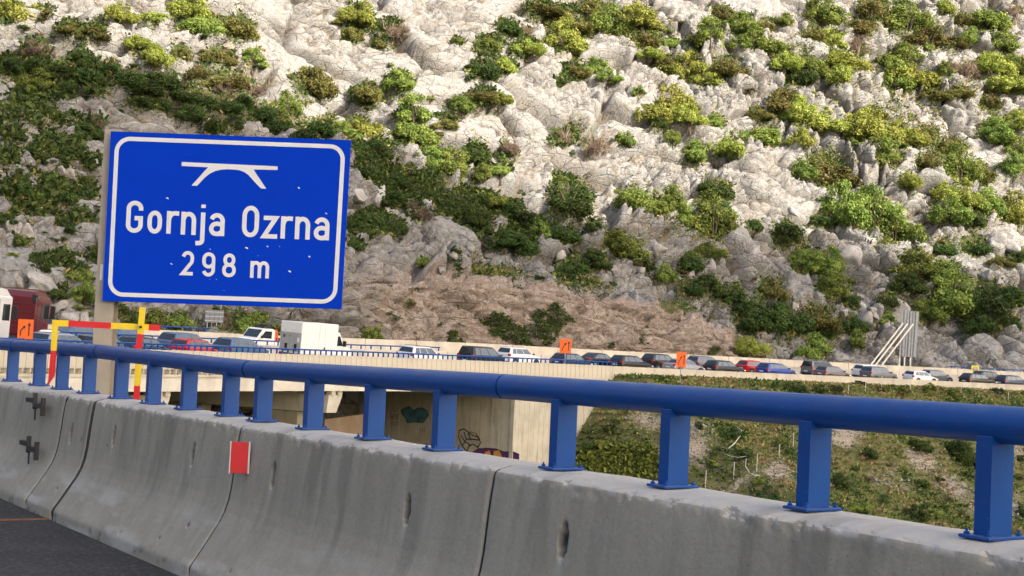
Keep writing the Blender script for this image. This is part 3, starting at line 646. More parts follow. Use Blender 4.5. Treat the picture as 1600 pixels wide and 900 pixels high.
lines_on('graffiti_figure', [[c3(*p) for p in L_] for L_ in (((870, 290), (900, 280), (925, 300), (950, 320), (985, 330), (1005, 365), (985, 395), (955, 375), (930, 390), (915, 425), (900, 400), (880, 370), (866, 330), (870, 290)), ((900, 300), (915, 345), (950, 345), (990, 350)), ((880, 320), (905, 360), (945, 385)), ((940, 300), (975, 310), (1000, 350)), ((915, 345), (890, 385)), ((925, 310), (945, 350)))], M['black'], .012, .10)
lines_on('graffiti_figure_highlight', [[c3(*p) for p in ((945, 302), (980, 312), (1003, 345), (998, 372))]], M['gyel'], .016, .05)
lines_on('graffiti_figure_fill', [[c3(*p) for p in L_] for L_ in (((935, 335), (970, 345)), ((930, 350), (975, 365)), ((900, 320), (905, 340)))], M['greyp'], .008, .22)
poly_on('graffiti_band', [c3(*p) for p in ((955, 425), (990, 405), (1040, 400), (1100, 405), (1150, 425), (1200, 420), (1245, 440), (1245, 475), (950, 475))], M['gpurple'], .006)
poly_on('graffiti_letter', [c3(*p) for p in ((1030, 425), (1060, 415), (1075, 470), (1030, 470))], M['gyel'], .012)
poly_on('graffiti_letter', [c3(*p) for p in ((1085, 420), (1120, 415), (1145, 470), (1085, 470))], M['gyel'], .012)
lines_on('graffiti_band_outline', [[c3(*p) for p in ((955, 425), (990, 405), (1040, 400), (1100, 405), (1150, 425), (1200, 420), (1245, 440))], [c3(*p) for p in ((1075, 415), (1085, 472))], [c3(*p) for p in ((1020, 425), (1025, 470))]], M['black'], .014, .06)
# low rendered wall with painting beside the pier
q0 = at(503, 700, 114); q1 = at(572, 700, 120)
RW = empty('rendered_wall', q0); tag(RW, 'low tan rendered wall with teal graffiti behind the pier cap', 'wall')
mb = MB(); dd = (q1 - q0); 
top0, top1 = at(508, 655, 114), at(572, 646, 120)
th_ = Vector((.3, .5, 0)); vs = [Vector((q0.x, q0.y, -9)), Vector((q1.x, q1.y, -9)), top1, top0]; vs += [v + th_ for v in vs]
mb.add(vs, [(0, 1, 2, 3), (4, 7, 6, 5), (0, 4, 5, 1), (1, 5, 6, 2), (2, 6, 7, 3), (3, 7, 4, 0)]); mb.build('wall_body', M['tan'], RW, world=True)
mb = MB()
zig = [(537, 678), (541, 671), (544, 677), (549, 668), (553, 676), (557, 666), (561, 675), (566, 664), (570, 672)]
for a, b in zip(zig[:-1], zig[1:]):
    f = lambda p: at(p[0], p[1], 114 + 6 * (p[0] - 503) / 69 - .03); A3, B3 = f(a), f(b)
    mb.beam(A3, B3, .02, .22)
mb.build('teal_graffiti', M['gteal'], RW, world=True)

# median and hill-side walls in cast lengths
for nm, w_, hgt, thk, m_, lab in (('median_wall', 9.75, .86, .45, 'wall2', 'low pale median wall between the queue and the opposite carriageway'), ('roadside_wall', 20.3, 1.12, .4, 'parapet', 'pale concrete wall along the foot of the rock face')):
    e = empty(nm, pt(SL / 2, w_, 0)); tag(e, lab, 'wall')
    s = S_L
    while s < S_R - 6:
        mb = MB(); z0 = -.9 + .055 * w_
        strip(mb, rng(s + .03, s + 5.97, 2), [(w_, z0 - .1), (w_ + .06, z0 + hgt), (w_ + thk, z0 + hgt), (w_ + thk, z0 - .1)][::-1], road=True); mb.build('wall_section', M[m_], e, world=True); s += 6
e = empty('road_edge_wall', pt(SL, 0, 0)); tag(e, 'pale wall at the grassy road edge in front of the far right cars', 'wall')
s = S_END
while s < S_R - 6:
    mb = MB(); strip(mb, rng(s + .02, s + 5.98, 2), [(.02, 0), (.0, -1.5), (.4, -1.5), (.38, 0)][::-1]); mb.build('wall_section', M['parapet'], e, world=True); s += 6
# blue rails on the far walls
def far_rail(name, label, w_, z_, s0, s1, step, hh):
    rl = lambda q: (.90 - hpar(q)) if z_ else 0.0
    e = empty(name, pt((s0 + s1) / 2, w_, 0)); tag(e, label, 'railing', 'blue railings on the far carriageway walls')
    mb = MB(); mb.tube([pt(s, w_, float(ztop(s)) + z_ + hh + rl(s)) for s in rng(s0, s1, 2)], .055, 8); mb.build('rail', M['blue'], e, True, world=True)
    s = s0 + .3; po = None
    while s < s1:
        if po is None:
            mb = MB(); mb.box((0, 0, hh / 2), (.09, .08, hh)); po = mb.build('rail_post', M['blue'], e); o = po
        else: o = po.copy(); C.objects.link(o)
        o.location = pt(s, w_, float(ztop(s)) + z_ + rl(s)) - e.location; o.rotation_euler.z = heading(s); s += step
far_rail('blue_railing', 'blue post and rail on the near parapet of the viaduct', .2, 0, S_L, s_at(972), .60, .34)
far_rail('blue_railing', 'blue railing on the median wall behind the queue', 9.98, -.9 + .055 * 9.75 + .86, S_L, s_at(692, 9.98), 1.15, .33)
far_rail('blue_railing', 'blue railing atop the roadside wall, left part below the large sign', 20.5, -.9 + .055 * 20.3 + 1.12, S_L, s_at(332, 20.5), 1.9, .30)
far_rail('blue_railing', 'blue railing atop the roadside wall at far right behind yellow speed sign', 20.5, -.9 + .055 * 20.3 + 1.12, s_at(1488, 20.5), S_R - 8, 1.9, .25)

# ------------------------------------------------------------------ near bridge: road, barrier, railing
_px = [-260, -100, 0, 157, 392, 791, 1200, 1600, 1850]; _py = [517, 529, 538, 549.5, 577, 604, 636, 666, 686]
def near_d(px): return 289.0 / (18 + .0265 * px)
def pipe_pt(px):
    return at(px, float(np.interp(px, _px, _py)), near_d(px))
_a, _b = pipe_pt(0), pipe_pt(1600); DIR = Vector((_b.x - _a.x, _b.y - _a.y, 0)).normalized(); NRM = Vector((-DIR.y, DIR.x, 0))
if NRM.dot(Vector((-1, -.5, 0))) < 0: NRM = -NRM
def u_at(px):
    """distance along the barrier line (from its point at pixel 0) where it crosses a pixel column"""
    q = pipe_pt(px); return (q - _a).dot(DIR)
def NL(u, t, z): 
    p = _a + DIR * u + NRM * t; return Vector((p.x, p.y, z))
print('near dir', DIR, NRM, 'len', u_at(1600))
U0, U1 = u_at(-250), u_at(1850)
mb = MB(); mb.add([NL(-14, .46, 0), NL(30, .46, 0), NL(30, 13, 0), NL(-14, 13, 0)], [(0, 1, 2, 3)])
o = mb.build('road', M['asphalt']); tag(o, kind='structure')
mb = MB(); strip_pts = [(.10, 1.0)]
mb.box(NL(8, -.02 + .0, -.45), (44, .9, .85), Matrix.Rotation(math.atan2(DIR.y, DIR.x), 3, 'Z')); o = mb.build('bridge_deck_edge', M['near']); tag(o, kind='structure')

PROF = [(-.12, .0), (-.12, .99), (-.11, 1.02), (.10, 1.015), (.165, .998), (.185, .985), (.192, .965), (.205, .88), (.215, .80), (.225, .70), (.235, .60), (.25, .51), (.275, .43), (.31, .36), (.355, .29), (.40, .22), (.44, .16), (.475, .11), (.49, .085), (.494, .07), (.496, .0)]
_pl = np.array(PROF); _pl_s = np.concatenate([[0], np.cumsum(np.hypot(*np.diff(_pl, axis=0).T))])
def holes():
    return [(112, 677), (178, 681), (301, 710), (427, 743), (637, 797), (880, 845)]
def face_uz(px, py, t=.22):
    """pixel on the barrier's road face -> (u, z)"""
    r = ray(px, py); c = Vector((0, 0, CAMZ)); o_ = _a + NRM * t; k = (o_ - c).dot(NRM) / r.dot(NRM); q = c + r * k; return (q - _a).dot(DIR), q.z
HO = [face_uz(*h) for h in holes()]; print('holes', HO)
SM = [face_uz(px, py, tt) for px, py, tt in ((165, 612+85, .24), (190+8, 832, .42), (247, 840, .44), (125, 687, .24), (87, 763, .4), (305, 820, .3), (372, 892, .4))]
def barrier(name, ua, ub, label, off=0., fine=.02, dz=0.0):
    us = np.arange(ua, ub + fine / 2, fine); us[-1] = ub
    ps = np.linspace(_pl_s[1] - .02, _pl_s[-1], 110 if fine < .03 else 60); ps = np.concatenate([[0], ps])
    t = np.interp(ps, _pl_s, _pl[:, 0]); z = np.interp(ps, _pl_s, _pl[:, 1])
    UU, TT = np.meshgrid(us, t, indexing='ij'); _, ZZ = np.meshgrid(us, z, indexing='ij'); _, PP = np.meshgrid(us, ps, indexing='ij')
    # chipped arris, ragged edge along the top, swelling of the top surface
    edge = np.exp(-((PP - _pl_s[5]) / .035) ** 2)
    rag = fbm(UU / .05, PP / .05, 201, 3) - .5
    TT = TT - edge * np.clip(rag, 0, 1) * .045 + (fbm(UU / .5, UU * 0, 205, 3) - .5) * .02 * sstep(.93, 1.0, ZZ) * (TT > 0) + (fbm(UU / .25, ZZ / .25, 203, 3) - .5) * .003
    ZZ = ZZ - edge * np.clip(rag, 0, 1) * .03 + (fbm(UU / .4, TT / .15, 207, 3) - .5) * .012 * (ZZ > .95)
    en = np.minimum(UU - ua, ub - UU); rr = np.exp(-(en / .012) ** 2) * .018
    stain_shade = np.zeros(UU.shape); scrape = np.zeros(UU.shape)
    for (hu, hz) in HO:
        ex = ((UU - hu) / .030) ** 2 + ((ZZ - hz) / .085) ** 2
        k = np.clip(1 - ex, 0, 1) ** .5 * (TT > 0)
        TT = TT - .07 * k; stain_shade = np.maximum(stain_shade, .95 * sstep(0, .5, k))  # shade in the hollow of each socket painted into the mask
        sc_ = np.exp(-((UU - hu + .01) / .02) ** 2) * sstep(hz - .20, hz - .09, ZZ) * sstep(hz - .07, hz - .10, ZZ); scrape = np.maximum(scrape, sc_ * .6)
    for i, (hu, hz) in enumerate(SM):
        k = np.clip(1 - np.hypot(UU - hu, (ZZ - hz) * 1.1) / (.022 if i % 2 else .016) + (rag * .4), 0, 1) * (TT > 0); TT = TT - .02 * k; stain_shade = np.maximum(stain_shade, np.clip(k * 2, 0, .9))
    stain_shade = np.maximum(stain_shade, .6 * sstep(.55, .72, fbm(UU / .12, ZZ / .05, 211, 4)) * sstep(.14, .02, ZZ) * (TT > 0))
    stain_shade = np.maximum(stain_shade, .24 * sstep(.58, .74, fbm(UU / .16, ZZ / .9, 213, 4)) * sstep(.2, .5, ZZ) * (TT > 0))
    scrape = np.maximum(scrape, .65 * sstep(.50, .72, fbm(UU / .6 + ZZ, ZZ / .1, 215, 4)) * sstep(.45, .25, ZZ) * (TT > 0))
    scrape = np.maximum(scrape, sstep(.5, .64, fbm(UU / .07, ZZ / .07, 217, 3)) * sstep(.965, .985, ZZ) * .8)
    off_ = off
    TT = TT + off_ - rr * 1.0
    q = np.array(_a)[None, None, :2] + UU[..., None] * np.array(DIR)[:2] + TT[..., None] * np.array(NRM)[:2]
    Vb = np.concatenate([q, (ZZ + dz)[..., None]], -1)
    org = NL((ua + ub) / 2, 0, 0)
    Vb = Vb - np.array(org)
    nu, nv = UU.shape; FF = gridfaces(nu, nv)
    V_ = Vb.reshape(-1, 3)
    me = npmesh(name + '_face', V_, FF, [M['near']], True, dict(stain_shade=stain_shade, scrape=scrape))
    body = bpy.data.objects.new('concrete_body', me); C.objects.link(body)
    e = empty(name, org); tag(e, label, 'barrier', 'concrete barrier sections along the near bridge edge'); body.parent = e
    # end faces and back
    for uu, i in ((ua, 0), (ub, nu - 1)):
        m2 = MB(); ring = [tuple(p) for p in Vb[i]]; m2.add(ring, [tuple(range(len(ring)))]); m2.build('end_face', M['near'], e)
    m2 = MB(); A3, B3 = Vb[0, 0], Vb[-1, 0]; A4, B4 = Vb[0, 1], Vb[-1, 1]; m2.add([A3, B3, B4, A4], [(0, 1, 2, 3)]); m2.build('back_face', M['near'], e)
    return e
J = [face_uz(x, y, .19)[0] for x, y in ((104, 612), (148, 622), (375, 665), (771, 727))]
Jt = (J[0], J[1], J[2], J[3])
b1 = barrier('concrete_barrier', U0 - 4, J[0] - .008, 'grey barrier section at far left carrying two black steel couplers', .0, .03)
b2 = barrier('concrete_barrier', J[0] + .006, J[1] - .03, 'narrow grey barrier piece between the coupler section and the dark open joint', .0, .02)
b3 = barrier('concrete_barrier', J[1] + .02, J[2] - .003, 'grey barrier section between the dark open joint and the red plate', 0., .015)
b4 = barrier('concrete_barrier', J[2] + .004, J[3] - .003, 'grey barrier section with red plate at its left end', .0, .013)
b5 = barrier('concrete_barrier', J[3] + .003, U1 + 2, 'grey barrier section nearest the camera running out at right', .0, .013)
for j_, (u0_, u1_, dp, hb) in enumerate(((J[1] - .034, J[1] + .024, .003, b3), (J[0] - .010, J[0] + .008, .003, b2), (J[2] - .005, J[2] + .006, .006, b4), (J[3] - .004, J[3] + .005, .008, b5))):  # black strips filling the open joints, standing in for the shade inside
    mb = MB(); pr2 = [(t_ - dp, z_ - .004) for t_, z_ in PROF[2:-1]] + [(.48, 0), (-.1, 0)]
    mb.add([NL(u0_, t_, z_) for t_, z_ in pr2] + [NL(u1_, t_, z_) for t_, z_ in pr2], [(i, (i + 1) % len(pr2), (i + 1) % len(pr2) + len(pr2), i + len(pr2)) for i in range(len(pr2))] + [tuple(range(len(pr2))), tuple(range(len(pr2), 2 * len(pr2)))[::-1]]); mb.build('joint_gap_shade', M['black'], hb, world=True)
# couplers: short black bars through the face, flange plates between them
def coupler(px, py, tt, parent):
    u, z = face_uz(px, py, tt); h = math.atan2(DIR.y, DIR.x); R = Matrix.Rotation(h, 3, 'Z')
    mb = MB()
    mb.box(NL(u - .22, tt + .02, z + .012), (.22, .045, .042), R)
    mb.box(NL(u - .085, tt + .02, z + .010), (.028, .038, .150), R)
    mb.box(NL(u + .06, tt + .02, z - .025), (.26, .045, .042), R)
    mb.box(NL(u + .19, tt + .02, z - .030), (.032, .038, .165), R)
    mb.box(NL(u - .12, tt + .004, z - .12), (.02, .012, .10), R)
    o = mb.build('steel_coupler', M['steel'], parent, world=True); o['label'] = 'black double-flanged steel coupler'
coupler(62, 629, .27, b1); coupler(52, 697, .34, b1)
# bridge expansion joint across the asphalt
mb = MB(); mb.box(NL((J[0] + J[1]) / 2 + .35, 4.0, .003), (.05, 7.0, .012), Matrix.Rotation(math.atan2(DIR.y, DIR.x), 3, 'Z')); o = mb.build('expansion_joint', M['rust']); tag(o, 'rusty expansion joint strip across the asphalt at the open barrier joint', 'expansion joint')
# red plate
u, z = face_uz(380, 715, .26)
e = empty('reflector_plate', NL(u, .24, z)); tag(e, 'small red rectangular plate with white edges fixed on the barrier face', 'marker plate')
hR = math.atan2(NRM.y, NRM.x); fw = Vector((.12, -.99, 0)).normalized()
Rp = Matrix.Rotation(math.atan2(fw.y, fw.x) + math.pi / 2, 3, 'Z')
cpos = NL(u, .285, z)
mb = MB(); mb.box(cpos, (.114, .008, .20), Rp, ch=.002); mb.build('red_face', M['red'], e, world=True)
for sx, wd in ((-1, .007), (1, .010)):
    mb = MB(); mb.box(cpos + Rp @ Vector((sx * .060, .002, .0)), (wd, .014, .205), Rp); mb.build('white_edge', M['signwhite'], e, world=True)
mb = MB(); mb.box(cpos + Rp @ Vector((.01, .035, 0)), (.05, .06, .10), Rp); mb.build('bracket', M['steel'], e, world=True)
# railing
rail = empty('bridge_railing', NL(0, 0, 1.02)); tag(rail, 'thick blue tube railing on flat posts along the near barrier top', 'railing')
jp = [-250, 25, 157, 392, 791, 1850]
for a, b in zip(jp[:-1], jp[1:]):
    ua, ub = u_at(a), u_at(b); n = max(2, int((ub - ua) / .4))
    pts = []
    for i in range(n + 1):
        u = ua + (ub - ua) * i / n; x = np.interp(u, [u_at(q) for q in _px], _px); p = pipe_pt(float(x)); pts.append(NL(u, 0, p.z))
    mb = MB(); mb.tube([pts[0] + DIR * (.020 if a < 500 else .010)] + pts[1:-1] + [pts[-1] - DIR * (.020 if b < 500 else .010)], .0625, 40); mb.build('rail_tube', M['blue'], rail, True, world=True, angle=40)
for a in jp[1:-1]:
    p = pipe_pt(a); p = NL(u_at(a), 0, p.z); mb = MB(); mb.tube([p - DIR * .022, p + DIR * .022], .054, 32); mb.build('joint_sleeve', M['black'], rail, True, world=True, angle=40)
post = None
for px in (-110, -60, -18, 22, 64, 100, 142, 192, 243, 298, 363, 414, 493, 588, 697, 883, 1057, 1275, 1556, 1790):
    u = u_at(px); p = NL(u, -.0, 1.02); zt_ = float(np.interp(px, _px, [pipe_pt(q).z for q in _px]))
    if post is None:
        post = empty('y'); post_m = MB(); post_m.box((0, 0, .012 + .16), (.065, .108, .33), ch=.004)
        bpy.data.objects.remove(post)
        po = post_m.build('railing_post', M['blue'], rail); post = po
        mb = MB(); mb.box((0, 0, .006), (.125, .185, .012), ch=.003); mb.build('base_plate', M['blue'], po)
        for sx, sy in ((-1, 1), (1, 1), (-1, -1), (1, -1)):
            mb = MB(); q = Vector((sx * .045, sy * .073, .012)); mb.tube([q, q + Vector((0, 0, .009))], .010, 6); mb.tube([q + Vector((0, 0, .009)), q + Vector((0, 0, .020))], .0045, 6); mb.build('bolt', M['blue'], po)
        o = po
    else: o = copy_tree(post, rail)
    o.location = p - rail.location; o.rotation_euler.z = math.atan2(DIR.y, DIR.x); o.scale.z = (zt_ - 1.02 - .04) / .335

# ------------------------------------------------------------------ large sign
YS = 17.5
sign = empty('bridge_name_sign', at(165, 620, YS + .25)); tag(sign, 'large blue sign reading Gornja Ozrna 298 m under a white bridge symbol', 'road sign')
PC = [(173, 205), (548, 219), (533, 483), (160, 470)]
q = [at(x, y, YS) for x, y in PC]; back = Vector((0, .05, 0))
mb = MB(); vs = q + [v + back for v in q]; mb.add(vs, [(3, 2, 1, 0), (4, 5, 6, 7), (0, 1, 5, 4), (1, 2, 6, 5), (2, 3, 7, 6), (3, 0, 4, 7)]); mb.build('sign_panel', M['signblue'], sign, world=True)
def sp(x, y, k=1): return at(x, y, YS - .003 * k)
def cr(x, y, k=1): return sp(140 + x / 2.902, 190 + y / 2.902, k)
def flat(name, pts, mat, k=1, f=cr, parent=sign):
    mb = MB(); vs = [f(x, y, k) for x, y in pts]; mb.add(vs, [tuple(range(len(vs)))[::-1]]); return mb.build(name, mat, parent, world=True)
def persp(u, v, inset):
    """point in the panel's own frame, u across 0..375, v down 0..265, in photo pixels"""
    a = Vector(PC[0]); b = Vector(PC[1]); c = Vector(PC[2]); d_ = Vector(PC[3]); U, V_ = u / 375, v / 265
    p = (a * (1 - U) + b * U) * (1 - V_) + (d_ * (1 - U) + c * U) * V_; return p.x, p.y
def rrect(i, r, n=8):
    pts = []
    for cx_, cy_, a0 in ((375 - i - r, i + r, -90), (375 - i - r, 265 - i - r, 0), (i + r, 265 - i - r, 90), (i + r, i + r, 180)):
        for k in range(n + 1): a_ = math.radians(a0 + 90 * k / n); pts.append(persp(cx_ + r * math.cos(a_), cy_ + r * math.sin(a_), 0))
    return pts
o1, o2 = rrect(7.5, 24), rrect(14, 17.5); mb = MB(); n = len(o1)
mb.add([sp(*p) for p in o1] + [sp(*p) for p in o2], [(i, (i + 1) % n, (i + 1) % n + n, i + n)[::-1] for i in range(n)]); mb.build('border_line', M['signwhite'], sign, world=True)
# bridge symbol: deck plus two inclined legs under an arched soffit
flat('symbol_deck', [(418, 183), (853, 203), (852, 219), (742, 217), (530, 207), (418, 201)], M['signwhite'])
arch = [(487, 291), (505, 272), (525, 251), (545, 236), (570, 224), (595, 218), (622, 216), (650, 217), (678, 220), (700, 228), (718, 240), (733, 256), (755, 281), (777, 303)]
topc = [(462, 290), (482, 268), (502, 246), (520, 225), (538, 207), (580, 206), (622, 208), (650, 209), (690, 212), (742, 214), (755, 236), (770, 258), (786, 282), (801, 304)]
mb = MB(); n = len(arch); mb.add([cr(*p, 1.4) for p in arch] + [cr(*p, 1.4) for p in topc], [(i, i + 1, i + 1 + n, i + n) for i in range(n - 1)]); mb.build('symbol_arch', M['signwhite'], sign, world=True)
def stroke(paths, wd, k=1, dot=None):
    """paths in crop pixels -> flat ribbon with mitred bends"""
    mb = MB()
    for P in paths:
        P = [Vector((x, y)) for x, y in P]; n = len(P); Lf = []; Rt = []
        closed = (P[0] - P[-1]).length < .5
        for i in range(n):
            if closed: pa, pb = P[(i - 1) % (n - 1)], P[(i + 1) % (n - 1)]
            else: pa, pb = P[max(0, i - 1)], P[min(n - 1, i + 1)]
            c0 = P[i]
            d1 = (c0 - pa); d2 = (pb - c0)
            if d1.length < 1e-6: d1 = d2
            if d2.length < 1e-6: d2 = d1
            d1.normalize(); d2.normalize(); t = (d1 + d2)
            if t.length < 1e-3: t = d1
            t.normalize(); nn = Vector((-t.y, t.x)); m_ = wd / 2 / max(.45, nn.dot(Vector((-d1.y, d1.x))))
            Lf.append(c0 + nn * m_); Rt.append(c0 - nn * m_)
        mb.add([cr(v.x, v.y, k) for v in Lf] + [cr(v.x, v.y, k) for v in Rt], [(i, i + n, i + 1 + n, i + 1) for i in range(n - 1)]); k += .15
    return mb
def G(x0, x1, yb, yt, paths, wd, name='letter'):
    """glyph box: x0..x1, baseline yb at x0, height yb-yt; follow the sign's tilt"""
    out = []
    for P in paths:
        out.append([(x0 + u * (x1 - x0) + (v) * (yb - yt) * .035 * 0 + (v * (yb - yt)) * .05 * 0, yb - v * (yb - yt) + u * (x1 - x0) * .037) for u, v in P])
    # lean with the sign
    out = [[(x + (yb - y) * .045, y) for x, y in P] for P in out]
    stroke(out, wd).build(name, M['signwhite'], sign, world=True)
def arc(cx_, cy_, rx, ry, a0, a1, n=9): return [(cx_ + rx * math.cos(math.radians(a0 + (a1 - a0) * i / n)), cy_ + ry * math.sin(math.radians(a0 + (a1 - a0) * i / n))) for i in range(n + 1)]
def stad(l, r, b, t, k=.32):   # tall rounded loop
    rx = (r - l) / 2; cx_ = (l + r) / 2
    return arc(cx_, t - k, rx, k, 0, 180) + arc(cx_, b + k, rx, k, 180, 360) + [(r, t - k)]
WD = 20
aa = .14
def gl_G(): return [[(.86, .70)] + arc(.5, .75, .36, .18, 10, 170) + arc(.5, .25, .36, .18, 180, 360) + [(.86, .25), (.86, .46), (.50, .46)]]
def gl_o(): return [stad(.15, .85, .09, .91, .30)]
def gl_n(): return [[(.14, 0), (.14, 1.0)], [(.14, .66)] + arc(.5, .62, .36, .29, 165, 0) + [(.86, .6), (.86, 0)]]
def gl_r(): return [[(.18, 0), (.18, 1.0)], [(.18, .6), (.24, .75), (.40, .88), (.66, .91), (1.0, .90)]]
def gl_a(): return [[(.86, 0), (.86, .62)] + arc(.5, .66, .36, .25, 0, 165), [(.86, .50), (.5, .54)] + arc(.46, .31, .32, .22, 90, 270) + [(.62, .09), (.86, .20)]]
def gl_z(): return [[(.04, .91), (.86, .91), (.10, .09), (1.0, .09)]]
def gl_j(): return [[(.70, 1.0), (.70, -.22)] + arc(.35, -.22, .35, .13, 0, -80) + [(.0, -.36)], [(.70, 1.20), (.70, 1.345)]]
L_ = [(162, 240, 503, 357, gl_G()), (260, 326, 506, 403, gl_o()), (347, 402, 508, 405, gl_r()), (413, 480, 512, 408, gl_n()), (481, 524, 514, 411, gl_j()), (540, 610, 517, 414, gl_a()),
      (688, 766, 523, 380, [stad(.14, .86, .07, .93, .24)]), (783, 850, 528, 427, gl_z()), (865, 918, 530, 429, gl_r()), (930, 997, 533, 431, gl_n()), (1015, 1085, 536, 434, gl_a())]
for x0, x1, yb, yt, P in L_: G(x0, x1, yb, yt, P, WD)
gl2 = [arc(.48, .73, .36, .22, 165, -10) + [(.80, .56), (.12, .08), (.92, .08)]]
gl9 = [stad(.14, .84, .40, .93, .20), [(.84, .7), (.84, .3)] + arc(.49, .27, .35, .21, 0, -165)]
gl8 = [stad(.18, .80, .52, .93, .19), stad(.12, .86, .07, .52, .20)]
glm = [[(.09, 0), (.09, 1.0)], [(.09, .66)] + arc(.29, .64, .20, .27, 165, 0) + [(.49, .6), (.49, 0)], [(.49, .6)] + arc(.71, .64, .20, .27, 165, 0) + [(.91, .6), (.91, 0)]]
for x0, x1, yb, yt, P in ((414, 472, 697, 588, gl2), (507, 569, 700, 592, gl9), (600, 662, 704, 597, gl8), (727, 812, 708, 632, glm)): G(x0, x1, yb, yt, P, 16, 'digit' if x0 < 700 else 'letter')
mb = MB()
for x, y, r in ((352, 348, 7), (948, 301, 7), (1073, 417, 6), (712, 573, 8), (807, 566, 6), (547, 578, 4), (371, 645, 6), (907, 679, 8), (996, 612, 6), (764, 608, 2), (862, 566, 2), (575, 716, 3), (610, 766, 2), (545, 716, 2)):
    pts = [(x + r * .9 * math.cos(k) * rnd.uniform(.5, 1.2), y + r * .6 * math.sin(k) * rnd.uniform(.5, 1.2) + .3 * r * math.cos(k)) for k in np.linspace(0, 2 * math.pi, 8)[:-1]]
    mb.add([cr(*p, 1.8) for p in pts], [tuple(range(len(pts)))[::-1]])
o = mb.build('chip_marks', M['signwhite'], sign, world=True)
# post: I-shaped steel column behind the panel
pc = at(165, 500, YS + .20); lean = (at(173, 210, YS + .2) - at(161, 600, YS + .2)); lean.normalize(); lean = Vector((0, 0, 1))
top = at(170, 204, YS + .2).z; pbx = at(163, 545, YS + .2)
mb = MB(); cx0 = pbx.x; cy0 = YS + .20
mb.box((cx0, cy0 - .10, (top - 2.5) / 2), (.225, .016, top + 2.5)); mb.box((cx0, cy0 + .10, (top - 2.5) / 2), (.225, .016, top + 2.5)); mb.box((cx0, cy0, (top - 2.5) / 2), (.012, .184, top + 2.5))
mb.box((cx0 - .1125 + .006, cy0, (top - 2.5) / 2), (.010, .184, top + 2.5))
mb.build('sign_post', M['postm'], sign, world=True)
mb = MB(); mb.box((cx0 + 2.35, cy0 - .0, (at(500, 300, YS).z - 2.5) / 2 - .3), (.22, .2, at(500, 300, YS).z - 0.2 + 2.5)) if False else None
for yy in (245, 345, 445):
    mb = MB(); a, b = at(178, yy, YS + .075), at(528, yy + 13.5, YS + .075); mb.beam(a, b, .05, .08); mb.build('mounting_rail', M['galv'], sign, world=True)
mb = MB(); mb.add([at(157, 413, YS + .08), at(161.5, 413, YS + .08), at(160, 438, YS + .08), at(155.5, 438, YS + .08)], [(3, 2, 1, 0)]); mb.build('small_white_tag', M['signwhite'], sign, world=True)

# ------------------------------------------------------------------ red and yellow wooden gauge hung over the railing
fr = empty('measuring_frame', at(207, 792, 13.2)); tag(fr, 'red and yellow striped board frame hooked over the blue railing', 'gauge frame')
def banded(name, pts, cols, wd, th, Y0, Y1, pointed=False):
    """pts: image positions of the band ends along the board"""
    n = len(pts) - 1
    e = None
    A0 = at(*pts[0], Y0)
    for i in range(n):
        t0, t1 = i / n, (i + 1) / n
        # depth interpolates with distance along the board
        tot = (Vector(pts[-1]) - Vector(pts[0])).length; k0 = (Vector(pts[i]) - Vector(pts[0])).length / tot; k1 = (Vector(pts[i + 1]) - Vector(pts[0])).length / tot
        a, b = at(*pts[i], Y0 + (Y1 - Y0) * k0), at(*pts[i + 1], Y0 + (Y1 - Y0) * k1)
        mb = MB(); mb.beam(a, b, wd, th, up=(0, -1, 0) if abs(Y1 - Y0) < .5 else (0, 0, 1))
        if pointed and i == n - 1:
            mb = MB(); x_ = Vector((wd / 2, 0, 0)); y_ = Vector((0, th / 2, 0)); c = a + (b - a) * .72
            vs = [a - x_ - y_, a + x_ - y_, a + x_ + y_, a - x_ + y_, c - x_ * 1 - y_ + (b - c), c + x_ - y_, c + x_ + y_, c - x_ + y_ + (b - c)]
            mb.add(vs, [(0, 1, 2, 3), (7, 6, 5, 4), (0, 4, 5, 1), (1, 5, 6, 2), (2, 6, 7, 3), (3, 7, 4, 0)])
        o = mb.build(name, M[cols[i]], fr, world=True)
banded('left_board_band'.replace('left_', ''), [(86.5, 500), (84, 548), (79.5, 602)], ['yellow', 'red'], .048, .025, 13.2, 13.2, True)
banded('board_band', [(84, 504.5), (107.5, 505.5), (174, 509), (233, 511.5), (249.5, 512.5)], ['yellow', 'red', 'yellow', 'red'], .055, .025, 13.23, 13.23)
banded('board_band', [(223, 480), (219.3, 522), (217.2, 545), (216.5, 566), (214.3, 603), (206.5, 792)], ['yellow', 'red', 'yellow', 'yellow', 'red'], .050, .025, 13.20, 13.20)
mb = MB(); q = at(220.3, 511, 13.19); mb.tube([q, q + Vector((0, -.03, 0))], .012, 8); mb.build('bolt', M['dark'], fr, world=True)

# ------------------------------------------------------------------ vehicles
def set_obj_mat(o, m, slot=0):
    o.material_slots[slot].link = 'OBJECT'; o.material_slots[slot].material = m
KIND = {
    # L length, W half width, belt, roof, greenhouse x: rear bottom, rear top, front top, front bottom, nose height
    'hatch': dict(L=4.15, W=.87, belt=.93, roof=1.46, g=(-2.0, -1.62, .15, .98), nose=.78, tailz=.98),
    'suv': dict(L=4.45, W=.92, belt=1.08, roof=1.66, g=(-2.15, -1.80, .25, 1.05), nose=.98, tailz=1.12),
    'wagon': dict(L=4.65, W=.90, belt=.96, roof=1.49, g=(-2.25, -1.85, .15, 1.05), nose=.80, tailz=1.0),
    'sedan': dict(L=4.65, W=.90, belt=.94, roof=1.44, g=(-1.85, -1.05, .20, 1.10), nose=.78, tailz=1.0),
    'mpv': dict(L=4.5, W=.92, belt=1.08, roof=1.80, g=(-2.18, -2.0, .55, 1.45), nose=1.0, tailz=1.15),
}
MESH = {}
def lerp(a, b, t): return a + (b - a) * t
